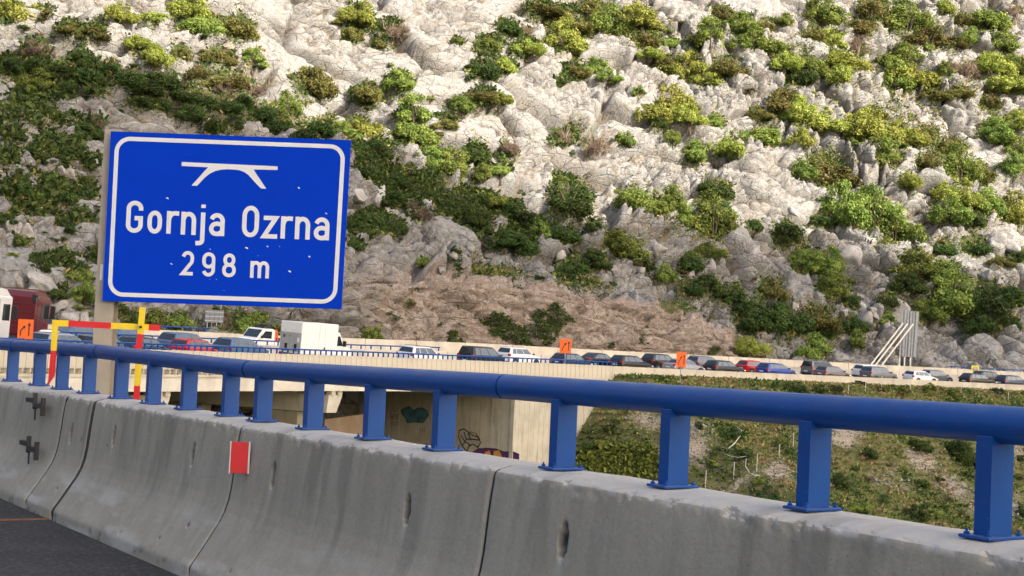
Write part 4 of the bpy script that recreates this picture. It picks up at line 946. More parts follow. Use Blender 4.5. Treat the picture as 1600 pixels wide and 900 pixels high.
def vehicle_meshes(kind, rails):
    key = (kind, rails)
    if key in MESH: return MESH[key]
    k = KIND[kind]; Lh = k['L'] / 2; W = k['W']; belt, roof = k['belt'], k['roof']; g = k['g']
    parts = []
    def P(name, mb, mat, smooth=False, angle=None, par=None, label=None):
        o = mb.build(name, mat, None, smooth, angle=angle); parts.append((o, par, label)); return len(parts) - 1
    # lower body
    st = [(-Lh, .80, .42, k['tailz'] - .22), (-Lh + .06, .93, .30, k['tailz'] - .06), (-Lh + .25, .99, .24, k['tailz']), (-Lh + .8, 1, .22, belt + .03), (g[2], 1, .22, belt), (g[3] - .05, 1, .22, belt - .02), (Lh - .75, .98, .22, lerp(belt, k['nose'], .5)), (Lh - .3, .93, .22, k['nose'] - .05), (Lh - .06, .80, .28, k['nose'] - .22), (Lh, .68, .34, k['nose'] - .34)]
    mb = MB(); vs = []; fs = []
    for (x, wf, z0, z1) in st:
        w_ = W * wf; zm = lerp(z0, z1, .55)
        ring = [(w_ * .88, z0), (w_ * .985, z0 + .10), (w_, lerp(z0, z1, .40)), (w_ * .985, lerp(z0, z1, .72)), (w_ * .95, z1 - .03), (w_ * .86, z1), (w_ * .45, z1 + .025)]
        ring = [(x, y, z) for y, z in ring] + [(x, -y, z) for y, z in ring[::-1]]
        vs += ring
    n = 14
    for i in range(len(st) - 1):
        for j in range(n): fs.append((i * n + j, i * n + (j + 1) % n, (i + 1) * n + (j + 1) % n, (i + 1) * n + j))
    fs += [tuple(range(n))[::-1], tuple((len(st) - 1) * n + j for j in range(n))]
    mb.add(vs, fs)
    # greenhouse in body colour
    def gy(z): return W * lerp(.93, .68, (z - belt) / (roof - belt))
    def gx(front, z):
        t = (z - belt) / (roof - belt); return lerp(g[3], g[2], t) if front else lerp(g[0], g[1], t)
    lev = [belt - .06, belt + .0, roof - .09, roof - .02, roof]
    shr = [0, 0, 0, .05, .14]
    vs = []
    for z, sh in zip(lev, shr):
        xr, xf, y = gx(0, min(z, roof - .05)) + sh * 1.6, gx(1, min(z, roof - .05)) - sh * 1.6, gy(z) - sh
        for (xx_, yy_) in ((xr, y), (lerp(xr, xf, .12), y + .02), (lerp(xr, xf, .88), y + .02), (xf, y * .92), (xf + .06, 0), (xf, -y * .92), (lerp(xr, xf, .88), -y - .02), (lerp(xr, xf, .12), -y - .02), (xr, -y), (xr - .05, 0)): vs.append((xx_, yy_, z))
    n = 10; fs = []
    for i in range(len(lev) - 1):
        for j in range(n): fs.append((i * n + j, (i + 1) * n + j, (i + 1) * n + (j + 1) % n, i * n + (j + 1) % n))
    fs.append(tuple(len(lev) * n - n + j for j in range(n))[::-1])
    mb.add(vs, fs)
    P('body', mb, PAINT['silver'], True, 38)
    # glass
    e = .012
    def side_win(x0b, x1b, x0t, x1t, sgn):
        z0, z1 = belt + .035, roof - .10; y0, y1 = gy(z0) + .02 + e, gy(z1) + .02 + e
        a = [(x0b, sgn * y0, z0), (x1b, sgn * y0, z0), (x1t, sgn * y1, z1), (x0t, sgn * y1, z1)]
        return a if sgn > 0 else a
    for sgn in (1, -1):
        xr0, xr1, xf0, xf1 = gx(0, belt) + .30, gx(0, roof - .1) + .22, gx(1, belt) - .30, gx(1, roof - .1) - .14
        for t0, t1 in ((.0, .22), (.245, .60), (.625, 1.0)):
            mb = MB(); a = side_win(lerp(xr0, xf0, t0), lerp(xr0, xf0, t1), lerp(xr1, xf1, t0), lerp(xr1, xf1, t1), sgn)
            b = [(p[0], p[1] - sgn * .02, p[2]) for p in a]; mb.add(a + b, [(0, 1, 2, 3), (4, 7, 6, 5), (0, 4, 5, 1), (1, 5, 6, 2), (2, 6, 7, 3), (3, 7, 4, 0)])
            P('side_window', mb, M['glass2'])
    for front in (1, 0):
        z0, z1 = belt + .06 + (.0 if front else .05), roof - .09; sx = 1 if front else -1
        def gp(z, yy): 
            base_ = gx(front, z); return (base_ + sx * (.055 * (1 - abs(yy)) + .035), yy * gy(z) * (.86 if front else .88), z)
        a = [gp(z0, -1), gp(z0, 0), gp(z0, 1), gp(z1, 1), gp(z1, 0), gp(z1, -1)]; b = [(p[0] - sx * .04, p[1], p[2]) for p in a]
        mb = MB(); mb.add(a + b, [(0, 1, 4, 5), (1, 2, 3, 4), (6, 7, 10, 11), (7, 8, 9, 10)] + [(i, (i + 1) % 6, (i + 1) % 6 + 6, i + 6) for i in range(6)])
        P('windshield' if front else 'rear_window', mb, M['glass2'] if front else M['glass'])
    for sgn in (1, -1):
        mb = MB(); mb.box((-Lh + .10, sgn * W * .84, k['tailz'] - .12), (.22, .22, .20), ch=.03); P('tail_light', mb, M['tail'])
        mb = MB(); mb.box((Lh - .20, sgn * W * .74, k['nose'] - .20), (.26, .30, .14), ch=.03); P('headlight', mb, M['head'])
        mb = MB(); mb.box((g[3] - .22, sgn * (W + .09), belt + .07), (.12, .20, .13), ch=.03); P('wing_mirror', mb, M['dark'])
        mb = MB()
        for dz in (.0,):
            mb.box((0, sgn * W * .99, belt - .22), (.02, .012, .02)); 
        mb = MB(); mb.box((-.35, sgn * W * 1.0, belt - .10), (.16, .02, .03)); P('door_handle', mb, M['dark'])
    mb = MB(); mb.box((-Lh - .005, 0, .62 if kind != 'hatch' else .66), (.03, .52, .12)); P('number_plate', mb, M['plate'])
    mb = MB(); mb.box((-Lh + .05, 0, .36), (.14, W * 1.7, .2), ch=.03); P('rear_bumper', mb, M['dark'])
    for x in (-Lh + .80, Lh - .85):
        for sgn in (1, -1):
            mb = MB(); mb.tube([(x, sgn * (W - .10), .33), (x, sgn * (W + .008), .33)], .40, 20); P('wheel_arch', mb, M['dark'])
            mb = MB(); mb.tube([(x, sgn * (W - .18), .32), (x, sgn * (W + .015), .32)], .32, 20); i = P('wheel', mb, M['dark'])
            mb = MB(); mb.tube([(x, sgn * (W + .0), .32), (x, sgn * (W + .025), .32)], .20, 14); P('rim', mb, M['galv'], par=i)
    if rails:
        for sgn in (1, -1):
            mb = MB(); z = roof + .045; y = sgn * (gy(roof) - .04); mb.tube([(g[1] + .2, y, roof - .02), (g[1] + .3, y, z), (g[2] - .25, y, z), (g[2] - .1, y, roof - .02)], .018, 6); P('roof_rail', mb, M['dark'])
    MESH[key] = [(o.data, o.name.split('.')[0], par) for o, par, _ in parts]
    for o, _, _ in parts: bpy.data.objects.remove(o)
    return MESH[key]
def road_pt(px, w_):
    s = s_at(px, w_); return s, pt(s, w_, roadz(s, w_) + .022)
def place_vehicle(name, px, w_, parts, paintm, label, cat, group=None, flip=False, extra=None, yaw=0.0):
    s, p = road_pt(px, w_); e = empty(name, p); tag(e, label, cat, group)
    h = heading(s) + yaw + (math.pi if flip else 0); bank = .055
    Rm_ = Matrix.Rotation(h, 3, 'Z') @ Matrix.Rotation(bank * (-1 if flip else 1), 3, 'X')
    e.rotation_euler = Rm_.to_euler()
    objs = []
    for me, nm, par in parts:
        o = bpy.data.objects.new(nm, me); C.objects.link(o); o.parent = e if par is None else objs[par]
        if nm in ('body', 'cab') and paintm: set_obj_mat(o, PAINT[paintm])
        objs.append(o)
    return e
NEARL, FARL = 2.95, 6.5
CARS = [  # px, lane, kind, paint, rails, label
    (80, FARL, 'hatch', 'white', 0, 'white hatchback in the far lane just right of the red truck'),
    (103, NEARL, 'wagon', 'silver', 0, 'silver estate car between the yellow frame leg and the sign post'),
    (168, NEARL, 'hatch', 'grey', 0, 'grey car mostly hidden behind the big sign post'),
    (232, NEARL, 'hatch', 'darkblue', 0, 'dark blue hatchback seen beside the yellow and red board'),
    (296, FARL, 'suv', 'bluegrey', 0, 'blue grey car in the far lane behind the red hatchback'),
    (312, NEARL, 'hatch', 'red', 0, 'red hatchback in the near lane under the blue sign'),
    (382, NEARL, 'suv', 'bluegrey', 0, 'pale blue suv in front of the white pickup'),
    (664, NEARL + .2, 'suv', 'white', 1, 'white suv with roof bars right of the box van'),
    (758, NEARL, 'mpv', 'black', 0, 'black people carrier beside the white suv without roof bars'),
    (815, FARL - .8, 'suv', 'white', 0, 'white suv partly behind the black people carrier'),
    (898, NEARL + .1, 'hatch', 'darkblue', 0, 'dark blue hatchback under the left small orange arrow sign'),
    (941, FARL - .6, 'sedan', 'black', 0, 'black saloon behind the dark blue hatchback below the orange sign'),
    (991, NEARL, 'wagon', 'black', 0, 'black estate car where the grassy bank begins'),
    (1038, FARL - .3, 'suv', 'black', 0, 'black suv left of the right orange arrow sign'),
    (1073, NEARL, 'sedan', 'silver', 0, 'silver saloon partly behind the right orange arrow sign'),
    (1107, FARL, 'suv', 'grey', 0, 'grey suv just right of the right orange arrow sign'),
    (1137, NEARL, 'wagon', 'black', 0, 'black estate car left of the red and blue pair'),
    (1183, FARL, 'hatch', 'red', 0, 'red hatchback behind the bright blue estate'),
    (1218, NEARL, 'wagon', 'blue', 0, 'bright blue estate car in the near lane'),
    (1286, FARL, 'mpv', 'grey', 0, 'grey people carrier right of the bright blue estate'),
    (1306, NEARL, 'hatch', 'brown', 0, 'brown grey hatchback in front of the grey people carrier'),
    (1365, FARL, 'suv', 'white', 0, 'white suv in the far lane below the diagonal steel braces'),
    (1378, NEARL, 'suv', 'grey', 0, 'grey suv in the near lane below the braced steel panel'),
    (1443, NEARL, 'hatch', 'white', 0, 'white hatchback right of the braced steel panel'),
    (1468, FARL, 'hatch', 'grey', 0, 'dark grey hatchback behind the white hatchback'),
    (1533, NEARL, 'wagon', 'black', 0, 'black estate car below the yellow speed sign'),
    (1550, FARL, 'suv', 'black', 0, 'black suv in the far lane at the yellow speed sign'),
    (1588, NEARL, 'wagon', 'darkblue', 0, 'dark blue estate car cut by the right edge of the picture'),
]
for px, w_, kd, pc_, rl, lab in CARS:
    place_vehicle('car', px, w_, vehicle_meshes(kd, rl), pc_, lab, 'car', 'cars queueing on the far road')
place_vehicle('car', 186, 12.4, vehicle_meshes('hatch', 0), 'bluegrey', 'light blue car in the opposite lanes right of the sign post', 'car', None, True)
place_vehicle('car', 112, 12.6, vehicle_meshes('wagon', 0), 'bluegrey', 'pale blue car in the opposite lanes behind the silver estate', 'car', None, True)
def prep(lst):
    out = []
    for name, mb, mat, par in lst:
        o = mb.build(name, mat, None, name in ('body', 'cab'), angle=35 if name in ('body', 'cab') else None); out.append((o.data, name, par)); bpy.data.objects.remove(o)
    return out
def wheels(lst, xs, W, r, mat=None):
    for x in xs:
        for sgn in (1, -1):
            mb = MB(); mb.tube([(x, sgn * (W - .24), r), (x, sgn * (W + .01), r)], r, 20); lst.append(('wheel', mb, M['dark'], None)); i = len(lst) - 1
            mb = MB(); mb.tube([(x, sgn * W, r), (x, sgn * (W + .025), r)], r * .6, 14); lst.append(('rim', mb, M['galv'], i))
# white box van
lst = []
mb = MB(); mb.box((-.55, 0, 1.87), (4.0, 2.06, 2.30), ch=.03); lst.append(('cargo_box', mb, M['white'], None))
mb = MB(); mb.box((-2.565, 0, 2.62), (.03, 1.96, .72)); lst.append(('rear_hatch', mb, M['plate'], None))
mb = MB(); mb.box((-2.565, 0, 1.55), (.03, 1.96, 1.34)); lst.append(('tail_lift', mb, M['greyp'], None))
for y in (-.52, .38):
    mb = MB(); mb.box((-2.60, y, 1.17), (.05, .20, .50)); lst.append(('lift_latch', mb, M['black'], None))
mb = MB(); mb.box((-2.59, .62, 1.95), (.02, .18, .22)); lst.append(('sticker', mb, M['bark'], None))
mb = MB(); mb.box((-2.59, .05, 1.98), (.02, .26, .20)); lst.append(('sticker', mb, M['tan'], None))
mb = MB(); mb.box((-2.60, -.75, 1.72), (.04, .16, .34)); lst.append(('wall_box', mb, M['plate'], None))
mb = MB(); mb.box((-2.60, 0, .95), (.03, .5, .12)); lst.append(('number_plate', mb, M['yellow'], None))
mb = MB(); mb.box((-2.5, 0, .62), (.2, 2.0, .22)); lst.append(('rear_bumper', mb, M['dark'], None))
for y in (-.85, .85):
    mb = MB(); mb.box((-2.60, y, .70), (.06, .18, .14)); lst.append(('tail_light', mb, M['tail'], None))
mb = MB(); mb.box((.02, -1.034, 1.85), (.012, .012, 2.2)); lst.append(('panel_seam', mb, M['greyp'], None))
mb = MB(); mb.box((-.62, -1.036, 1.85), (.012, .012, 2.2)); lst.append(('panel_seam', mb, M['greyp'], None))
mb = MB(); mb.box((.05, -1.045, 1.20), (.14, .03, .16)); lst.append(('filler_cap', mb, M['black'], None))
mb = MB(); prof = [(1.46, .40), (1.46, 2.45), (1.75, 2.42), (2.30, 1.50), (3.05, 1.25), (3.25, 1.0), (3.28, .45), (3.2, .32), (1.46, .32)]
mb.prism(prof, -.98, .98, 'y'); lst.append(('cab', mb, M['white'], None))
for sgn in (-1, 1):
    mb = MB(); mb.prism([(1.52, 1.42), (1.55, 2.15), (1.80, 2.15), (2.20, 1.45)], sgn * .985, sgn * .995, 'y'); lst.append(('side_window', mb, M['glass'], None))
    mb = MB(); mb.box((2.15, sgn * 1.18, 1.62), (.14, .22, .42), ch=.03); lst.append(('wing_mirror', mb, M['black'], None))
mb = MB(); mb.beam((1.84, 0, 2.33), (2.28, 0, 1.58), 1.7, .03, up=(1, 0, .5)); lst.append(('windshield', mb, M['glass'], None))
mb = MB(); mb.box((.2, 0, .55), (5.0, 1.1, .3)); lst.append(('chassis', mb, M['dark'], None))
wheels(lst, (-1.6, 2.35), .98, .36)
place_vehicle('box_van', 493, NEARL + .5, prep(lst), None, 'white box van with grey tail lift in the queue', 'van')
# pickup facing left
lst = []
mb = MB(); mb.prism([(-.3, .35), (-.3, 1.85), (-.05, 1.98), (.75, 1.98), (1.0, 1.92), (1.62, 1.22), (2.05, 1.05), (2.12, .5), (2.05, .35)], -.86, .86, 'y'); lst.append(('cab', mb, M['white'], None))
mb = MB(); mb.beam((1.07, 0, 1.87), (1.60, 0, 1.28), 1.5, .03, up=(1, 0, .5)); lst.append(('windshield', mb, M['glass'], None))
for sgn in (-1, 1):
    mb = MB(); mb.prism([(.05, 1.20), (.05, 1.78), (.80, 1.78), (1.30, 1.25)], sgn * .865, sgn * .875, 'y'); lst.append(('side_window', mb, M['glass'], None))
    mb = MB(); mb.box((1.25, sgn * 1.0, 1.32), (.1, .2, .2), ch=.02); lst.append(('wing_mirror', mb, M['dark'], None))
    mb = MB(); mb.box((-1.5, sgn * .86, .85), (2.3, .05, .36)); lst.append(('bed_side', mb, M['white'], None))
    mb = MB(); mb.beam((-.40, sgn * .8, 1.0), (-.40, sgn * .8, 1.95), .12, .12, up=(0, 1, 0)); lst.append(('orange_post', mb, M['orange'], None))
    mb = MB(); mb.beam((-.75, sgn * .8, 1.0), (-.55, sgn * .8, 1.85), .10, .10, up=(0, 1, 0)); lst.append(('orange_post', mb, M['orange'], None))
mb = MB(); mb.box((-1.5, 0, .66), (2.35, 1.7, .08)); lst.append(('bed_floor', mb, M['dark'], None))
mb = MB(); mb.box((-1.3, 0, 1.0), (1.2, 1.2, .5), ch=.1); lst.append(('bed_cargo', mb, M['dark'], None))
mb = MB(); mb.box((.2, 0, 2.10), (.9, 1.1, .16), ch=.06); mb.box((.2, 0, 2.24), (.5, .7, .12), ch=.05); lst.append(('roof_load', mb, M['steel'], None))
mb = MB(); mb.box((2.11, 0, .72), (.03, 1.1, .14)); lst.append(('grille', mb, M['dark'], None))
wheels(lst, (-1.5, 1.3), .86, .32)
place_vehicle('pickup_truck', 416, 13.6, prep(lst), None, 'small white pickup facing left beyond the median wall', 'pickup', None, True)
# cab-over tractors
def tractor(px, w_, paintm, label):
    lst = []
    mb = MB(); mb.box((1.9, 0, 2.22), (2.1, 2.44, 2.5), ch=.10); mb.prism([(.9, 3.40), (.95, 3.72), (1.4, 3.86), (2.2, 3.80), (2.85, 3.42)], -1.15, 1.15, 'y'); lst.append(('cab', mb, M['white'], None))
    mb = MB(); mb.box((.83, 0, 2.2), (.03, 2.1, 2.1)); lst.append(('rear_panel', mb, M['dark'] if paintm == 'white' else M['red'], None))
    if paintm != 'white':
        lst[-1] = ('rear_panel', lst[-1][1], PAINT['darkred'], None)
        for zz_ in (1.6, 2.5, 3.0):
            mb = MB(); mb.box((.80, 0, zz_), (.02, 2.1, .03)); lst.append(('panel_rib', mb, M['dark'], None))
    mb = MB(); mb.box((2.96, 0, 2.55), (.03, 2.2, 1.0)); lst.append(('windshield', mb, M['glass'], None))
    for sgn in (-1, 1):
        mb = MB(); mb.prism([(1.75, 2.1), (1.75, 3.0), (2.7, 3.0), (2.75, 2.1)], sgn * 1.222, sgn * 1.232, 'y'); lst.append(('side_window', mb, M['glass'], None))
        mb = MB(); mb.box((2.95, sgn * 1.42, 2.55), (.16, .26, .80), ch=.04); mb.box((2.95, sgn * 1.30, 2.95), (.06, .3, .05)); lst.append(('wing_mirror', mb, M['black'], None))
        mb = MB(); mb.box((1.2, sgn * 1.228, 2.2), (.03, .012, 2.1)); lst.append(('door_seam', mb, M['black'], None))
        mb = MB(); mb.box((-1.6, sgn * 1.0, .95), (1.4, .5, .12)); lst.append(('mudguard', mb, M['dark'], None))
        mb = MB(); mb.box((.96, sgn * 1.1, 3.3), (.3, .22, .5), ch=.03); lst.append(('roof_flap', mb, M['black'], None))
    mb = MB(); mb.box((-.4, 0, .85), (4.6, .9, .35)); lst.append(('chassis', mb, M['dark'], None))
    mb = MB(); mb.box((1.9, 0, .7), (2.1, 2.4, .6), ch=.05); lst.append(('lower_cab', mb, M['white'] if paintm == 'white' else PAINT['darkred'], None))
    wheels(lst, (-1.6, 2.0), 1.2, .50)
    return place_vehicle('truck_tractor', px, w_, prep(lst), paintm, label, 'truck', yaw=.30)
tractor(-52, NEARL, 'white', 'white truck cab cut off by the left picture edge')
tractor(13, FARL, 'darkred', 'dark red truck cab with black mirror behind the white cab')

# ------------------------------------------------------------------ signs and steel panel along the far road
def sign_frame(px, py, w_, s=None):
    s = s_at(px, w_) if s is None else s
    return s, pt(s, w_, 0)
def dirsign(px, pt_top, pt_bot, w_px, Y, label, arrows, group='orange lane arrow signs along the queue', on_wall=None):
    a = at(px, pt_top, Y); b = at(px - (pt_bot - pt_top) * .04, pt_bot, Y); c = (a + b) / 2; W_ = w_px / F * Y; H_ = (a - b).length
    z_g = on_wall
    e = empty('lane_sign', (c.x, Y + .05, z_g)); tag(e, label, 'road sign', group)
    mb = MB(); mb.box((c.x, Y, c.z), (W_, .04, H_), ch=.01); mb.build('sign_plate', M['orange'], e, world=True)
    mb = MB(); mb.tube([(c.x, Y + .06, z_g), (c.x, Y + .06, c.z)], .035, 8); mb.build('sign_pole', M['galv'], e, world=True)
    for L2 in arrows:
        mb = MB()
        pts = [Vector((c.x + u * W_, Y - .03, c.z + v * H_)) for u, v in L2]
        for p, q_ in zip(pts[:-1], pts[1:]): mb.beam(p, q_, W_ * .07, .012, up=(0, -1, 0))
        d_ = (pts[-1] - pts[-2]).normalized(); sd_ = Vector((d_.z, 0, -d_.x)) * W_ * .11; tip = pts[-1] + d_ * W_ * .20
        mb.add([pts[-1] - sd_, pts[-1] + sd_, tip], [(0, 1, 2)]); mb.add([pts[-1] - sd_ + Vector((0, -.004, 0)), tip + Vector((0, -.004, 0)), pts[-1] + sd_ + Vector((0, -.004, 0))], [(0, 1, 2)])
        mb.build('arrow', M['black'], e, world=True)
    return e
dirsign(40.5, 499, 530, 24, 79.5, 'large orange sign with two black arrows beside the white truck cab', [[(-.30, -.32), (-.30, -.08), (-.12, .08)], [(.24, -.34), (.24, .20)]], on_wall=-.1)
dirsign(884, 530, 552, 18, 116., 'orange arrow sign against the rock face above the dark blue hatchback', [[(-.28, -.34), (-.26, -.16), (-.04, .12)], [(.28, -.30), (.28, .20)]], on_wall=.8)
dirsign(1065, 550, 574, 15, 119.2, 'orange arrow sign standing in the grass in front of the silver saloon', [[(-.28, -.34), (-.26, -.16), (-.04, .12)], [(.28, -.30), (.28, .20)]], on_wall=-.3)
# white strips of small plates beside the big orange sign
# yellow speed sign
sp_s = s_at(1523, 8.6); pp = pt(sp_s, 9.4, roadz(sp_s, 9.4)); a = at(1524, 569, pp.y); b = at(1523, 585, pp.y)
e = empty('speed_sign', (a.x, pp.y, roadz(sp_s, 9.4))); tag(e, 'fluorescent yellow square sign with a red ringed speed limit above the black suv', 'road sign')
cz = (a.z + b.z) / 2; sz = .88
mb = MB(); mb.box((a.x, pp.y, cz), (sz, .03, sz), ch=.008); mb.build('sign_plate', M['fluoro'], e, world=True)
for r_, m_, yo in ((.33, 'red', .022), (.235, 'signwhite', .028)):
    mb = MB(); mb.add([(a.x + r_ * math.cos(k), pp.y - yo, cz + r_ * math.sin(k)) for k in np.linspace(0, 2 * math.pi, 25)[:-1]], [tuple(range(24))[::-1]]); mb.build('red_ring' if m_ == 'red' else 'white_disc', M[m_], e, world=True)
for k, segs in enumerate((((-.15, .1), (-.15, -.1), (-.04, -.1), (-.04, .0), (-.15, .0)), ((.04, .1), (.04, -.1), (.15, -.1), (.15, .1), (.04, .1)))):
    mb = MB()
    for p, q_ in zip(segs[:-1], segs[1:]): mb.beam((a.x + p[0], pp.y - .036, cz + p[1]), (a.x + q_[0], pp.y - .036, cz + q_[1]), .035, .006, up=(0, -1, 0))
    mb.build('digit', M['black'], e, world=True)
mb = MB(); mb.tube([(a.x, pp.y + .05, roadz(sp_s, 9.4)), (a.x, pp.y + .05, cz)], .035, 8); mb.build('sign_pole', M['galv'], e, world=True)

# braced steel panel (back of a large sign) behind the far wall
ss_ = s_at(1418, 21.2); YP = float(sw(ss_, 21.2)[1]) - .9
zb = at(1418, 568, YP).z - 1.2
e = empty('braced_sign_back', at(1420, 575, YP)); tag(e, 'tall ribbed grey steel panel propped by three pale diagonal braces', 'sign back')
tl, tr, br_, bl = at(1409, 485, YP), at(1436, 487, YP + 1.2), at(1431, 558, YP + 1.2), at(1404.5, 557, YP)
nrb = 6
for i in range(nrb):
    t0, t1 = i / nrb, (i + 1) / nrb; A = tl.lerp(tr, t0); B2 = tl.lerp(tr, t1); Cc = bl.lerp(br_, t1); Dd = bl.lerp(br_, t0)
    g_ = (B2 - A) * .06; A = A + g_; B2 = B2 - g_; Dd = Dd + g_; Cc = Cc - g_
    off_ = Vector((0, -.05 if i % 2 else .0, 0)); bk = Vector((0, .07, 0)); vs = [A, B2, Cc, Dd]; vs = [v + off_ for v in vs] + [v + off_ + bk for v in vs]
    mb = MB(); mb.add(vs, [(3, 2, 1, 0), (4, 5, 6, 7), (0, 1, 5, 4), (1, 2, 6, 5), (2, 3, 7, 6), (3, 0, 4, 7)]); mb.build('ribbed_sheet', M['galv'], e, world=True)
for i in range(1, nrb):
    t0 = i / nrb; mb = MB(); mb.beam(tl.lerp(tr, t0) + Vector((0, -.10, 0)), bl.lerp(br_, t0) + Vector((0, -.10, 0)), .05, .09, up=(0, -1, 0)); mb.build('rib', M['galv'], e, world=True)
for fx in (.06, .35, .70):
    q_ = bl.lerp(br_, fx); mb = MB(); mb.beam(Vector((q_.x, q_.y + .12, zb)), q_ + Vector((0, .12, .6)), .18, .14, up=(0, -1, 0)); mb.build('leg', M['galvl'], e, world=True)
for (x0, y0, x1, y1) in ((1411, 505, 1360, 571), (1418, 506, 1366, 573), (1427, 506, 1376, 573)):
    a, b = at(x0, y0, YP - .15), at(x1, y1, YP - 1.6); mb = MB(); mb.beam(a, b + (b - a) * .12, .17, .14, up=(0, -1, 0)); mb.build('diagonal_brace', M['galvl'], e, world=True)
# small grid-backed sign on the left
ss_ = s_at(335, 23.); YP = float(sw(ss_, 23.)[1])
e = empty('small_sign_back', at(335, 525, YP)); tag(e, 'small grey sign seen from behind on four thin legs below the big sign', 'sign back')
a, b = at(321, 484, YP), at(349, 505, YP)
for i in range(4):
    x0 = lerp(a.x, b.x, i / 4) + .02; x1 = lerp(a.x, b.x, (i + 1) / 4) - .02; mb = MB(); mb.box(((x0 + x1) / 2, YP, (a.z + b.z) / 2), (x1 - x0, .05, a.z - b.z)); mb.build('panel', M['galv'], e, world=True)
    mb = MB(); mb.tube([(lerp(x0, x1, .5), YP + .08, b.z - 2.2), (lerp(x0, x1, .5), YP + .08, a.z)], .035, 6); mb.build('leg', M['galvl'], e, world=True)
for k in range(3):
    z = lerp(a.z, b.z, .15 + .35 * k); mb = MB(); mb.beam((a.x, YP - .05, z), (b.x, YP - .05, z), .03, .05); mb.build('cross_rail', M['galvl'], e, world=True)

# ------------------------------------------------------------------ vegetation
def blob(rng_, R, n_cl, n_leaf, leaf, flat=.75, bare=False, tilt=.0):
    """leaf clumps through an uneven crown -> quads and a tone value per vertex"""
    V_, F_, T_ = [], [], []
    cs = []
    nl_ = rng_.integers(3, 6); lob = []
    for i in range(nl_):
        a_ = rng_.uniform(0, 2 * np.pi); rr = R * (0 if i == 0 else rng_.uniform(.35, .75)); lr = R * (rng_.uniform(.5, .68) if i == 0 else rng_.uniform(.26, .5)); lob.append((rr * np.cos(a_), rr * np.sin(a_), lr, lr * flat * rng_.uniform(.75, 1.3)))
    for i in range(n_cl):
        lx, ly, lr, lh = lob[rng_.integers(0, nl_)]
        th_ = rng_.uniform(0, 2 * np.pi); ph = np.arccos(rng_.uniform(-.35, 1)); rr = lr * rng_.uniform(.55, 1.05)
        c = np.array([lx + rr * np.sin(ph) * np.cos(th_), ly + rr * np.sin(ph) * np.sin(th_), max(.02, lh * np.cos(ph) * 1.0 + lh * .85)]); cs.append((c, rng_.uniform(.12, .28) * R, rng_.uniform(0, 1)))
    nall = 0
    for c, cr_, tn in cs:
        d_ = rng_.normal(size=(n_leaf, 3)); d_ /= np.linalg.norm(d_, axis=1)[:, None]; d_[:, 2] = np.abs(d_[:, 2]) * rng_.choice([1, 1, -1], n_leaf)
        p = c + d_ * cr_ * rng_.uniform(.45, 1.05, (n_leaf, 1)) * np.array([1, 1, .75])
        nn = d_ + rng_.normal(size=(n_leaf, 3)) * .55 + np.array([0, 0, .5]); nn /= np.linalg.norm(nn, axis=1)[:, None]
        t1 = np.cross(nn, rng_.normal(size=(n_leaf, 3))); t1 /= np.linalg.norm(t1, axis=1)[:, None]; t2 = np.cross(nn, t1)
        s1 = leaf * rng_.uniform(.6, 1.5, (n_leaf, 1)); s2 = s1 * rng_.uniform(.45, .9, (n_leaf, 1))
        if bare: s1 = leaf * rng_.uniform(1.5, 4, (n_leaf, 1)); s2 = np.full((n_leaf, 1), leaf * .16); t1 = d_ * .7 + rng_.normal(size=(n_leaf, 3)) * .5; t1 /= np.linalg.norm(t1, axis=1)[:, None]; t2 = np.cross(t1, nn); t2 /= np.linalg.norm(t2, axis=1)[:, None]
        q = np.stack([p - t1 * s1, p - t2 * s2, p + t1 * s1, p + t2 * s2], 1)
        V_.append(q.reshape(-1, 3)); T_.append(np.repeat(np.clip(tn * .7 + rng_.uniform(0, .3, n_leaf), 0, 1), 4))
    V_ = np.concatenate(V_); T_ = np.concatenate(T_); F_ = np.arange(len(V_)).reshape(-1, 4); return V_, F_, T_
def trunk_mb(rng_, R, bare=False):
    mb = MB()
    for i in range(5 if not bare else 12):
        a_ = rng_.uniform(0, 6.28); t = rng_.uniform(.3, .9); tip = Vector((R * t * math.cos(a_) * .6, R * t * math.sin(a_) * .6, R * rng_.uniform(.5, 1.0)))
        mid = Vector((tip.x * .35 + rng_.uniform(-.1, .1), tip.y * .35, tip.z * .5)); mb.tube([Vector((rng_.uniform(-.08, .08), rng_.uniform(-.08, .08), -.5)), mid, tip], [.09 * R / 2, .06 * R / 2, .02 * R / 2], 5)
    return mb
PROTO = {}
nr = np.random.default_rng(5)
spec = {'L': (52, 70, .062, .78), 'M': (58, 75, .062, .80), 'D': (60, 80, .058, .62), 'O': (56, 75, .055, .58), 'B': (26, 60, .06, .8), 'G': (30, 60, .07, .35)}
MATK = {'L': M['L'], 'M': M['Mm'], 'D': M['D'], 'O': M['O'], 'B': M['B'], 'G': M['G']}
for k, (nc, nl, lf, fl) in spec.items():
    PROTO[k] = []
    for j in range(6 if k in 'LMDO' else 3):
        V_, F_, T_ = blob(nr, 1.0, nc, nl, lf * .8, fl, k == 'B'); me = npmesh('foliage', V_, F_, [MATK[k]], False, dict(tone=T_))
        mb = trunk_mb(nr, 1.0, k == 'B'); o = mb.build('branches', M['twig'] if k == 'B' else M['bark'], None); tm = o.data; bpy.data.objects.remove(o)
        PROTO[k].append((me, tm))
BIGP = {}
for k in 'LMDO':
    BIGP[k] = []
    for j in range(4):
        nc, nl, lf, fl = spec[k]; V_, F_, T_ = blob(nr, 1.0, 120, 90, .034, fl, False); me = npmesh('foliage', V_, F_, [MATK[k]], False, dict(tone=T_))
        mb = trunk_mb(nr, 1.0); o = mb.build('branches', M['bark'], None); tm = o.data; bpy.data.objects.remove(o); BIGP[k].append((me, tm))
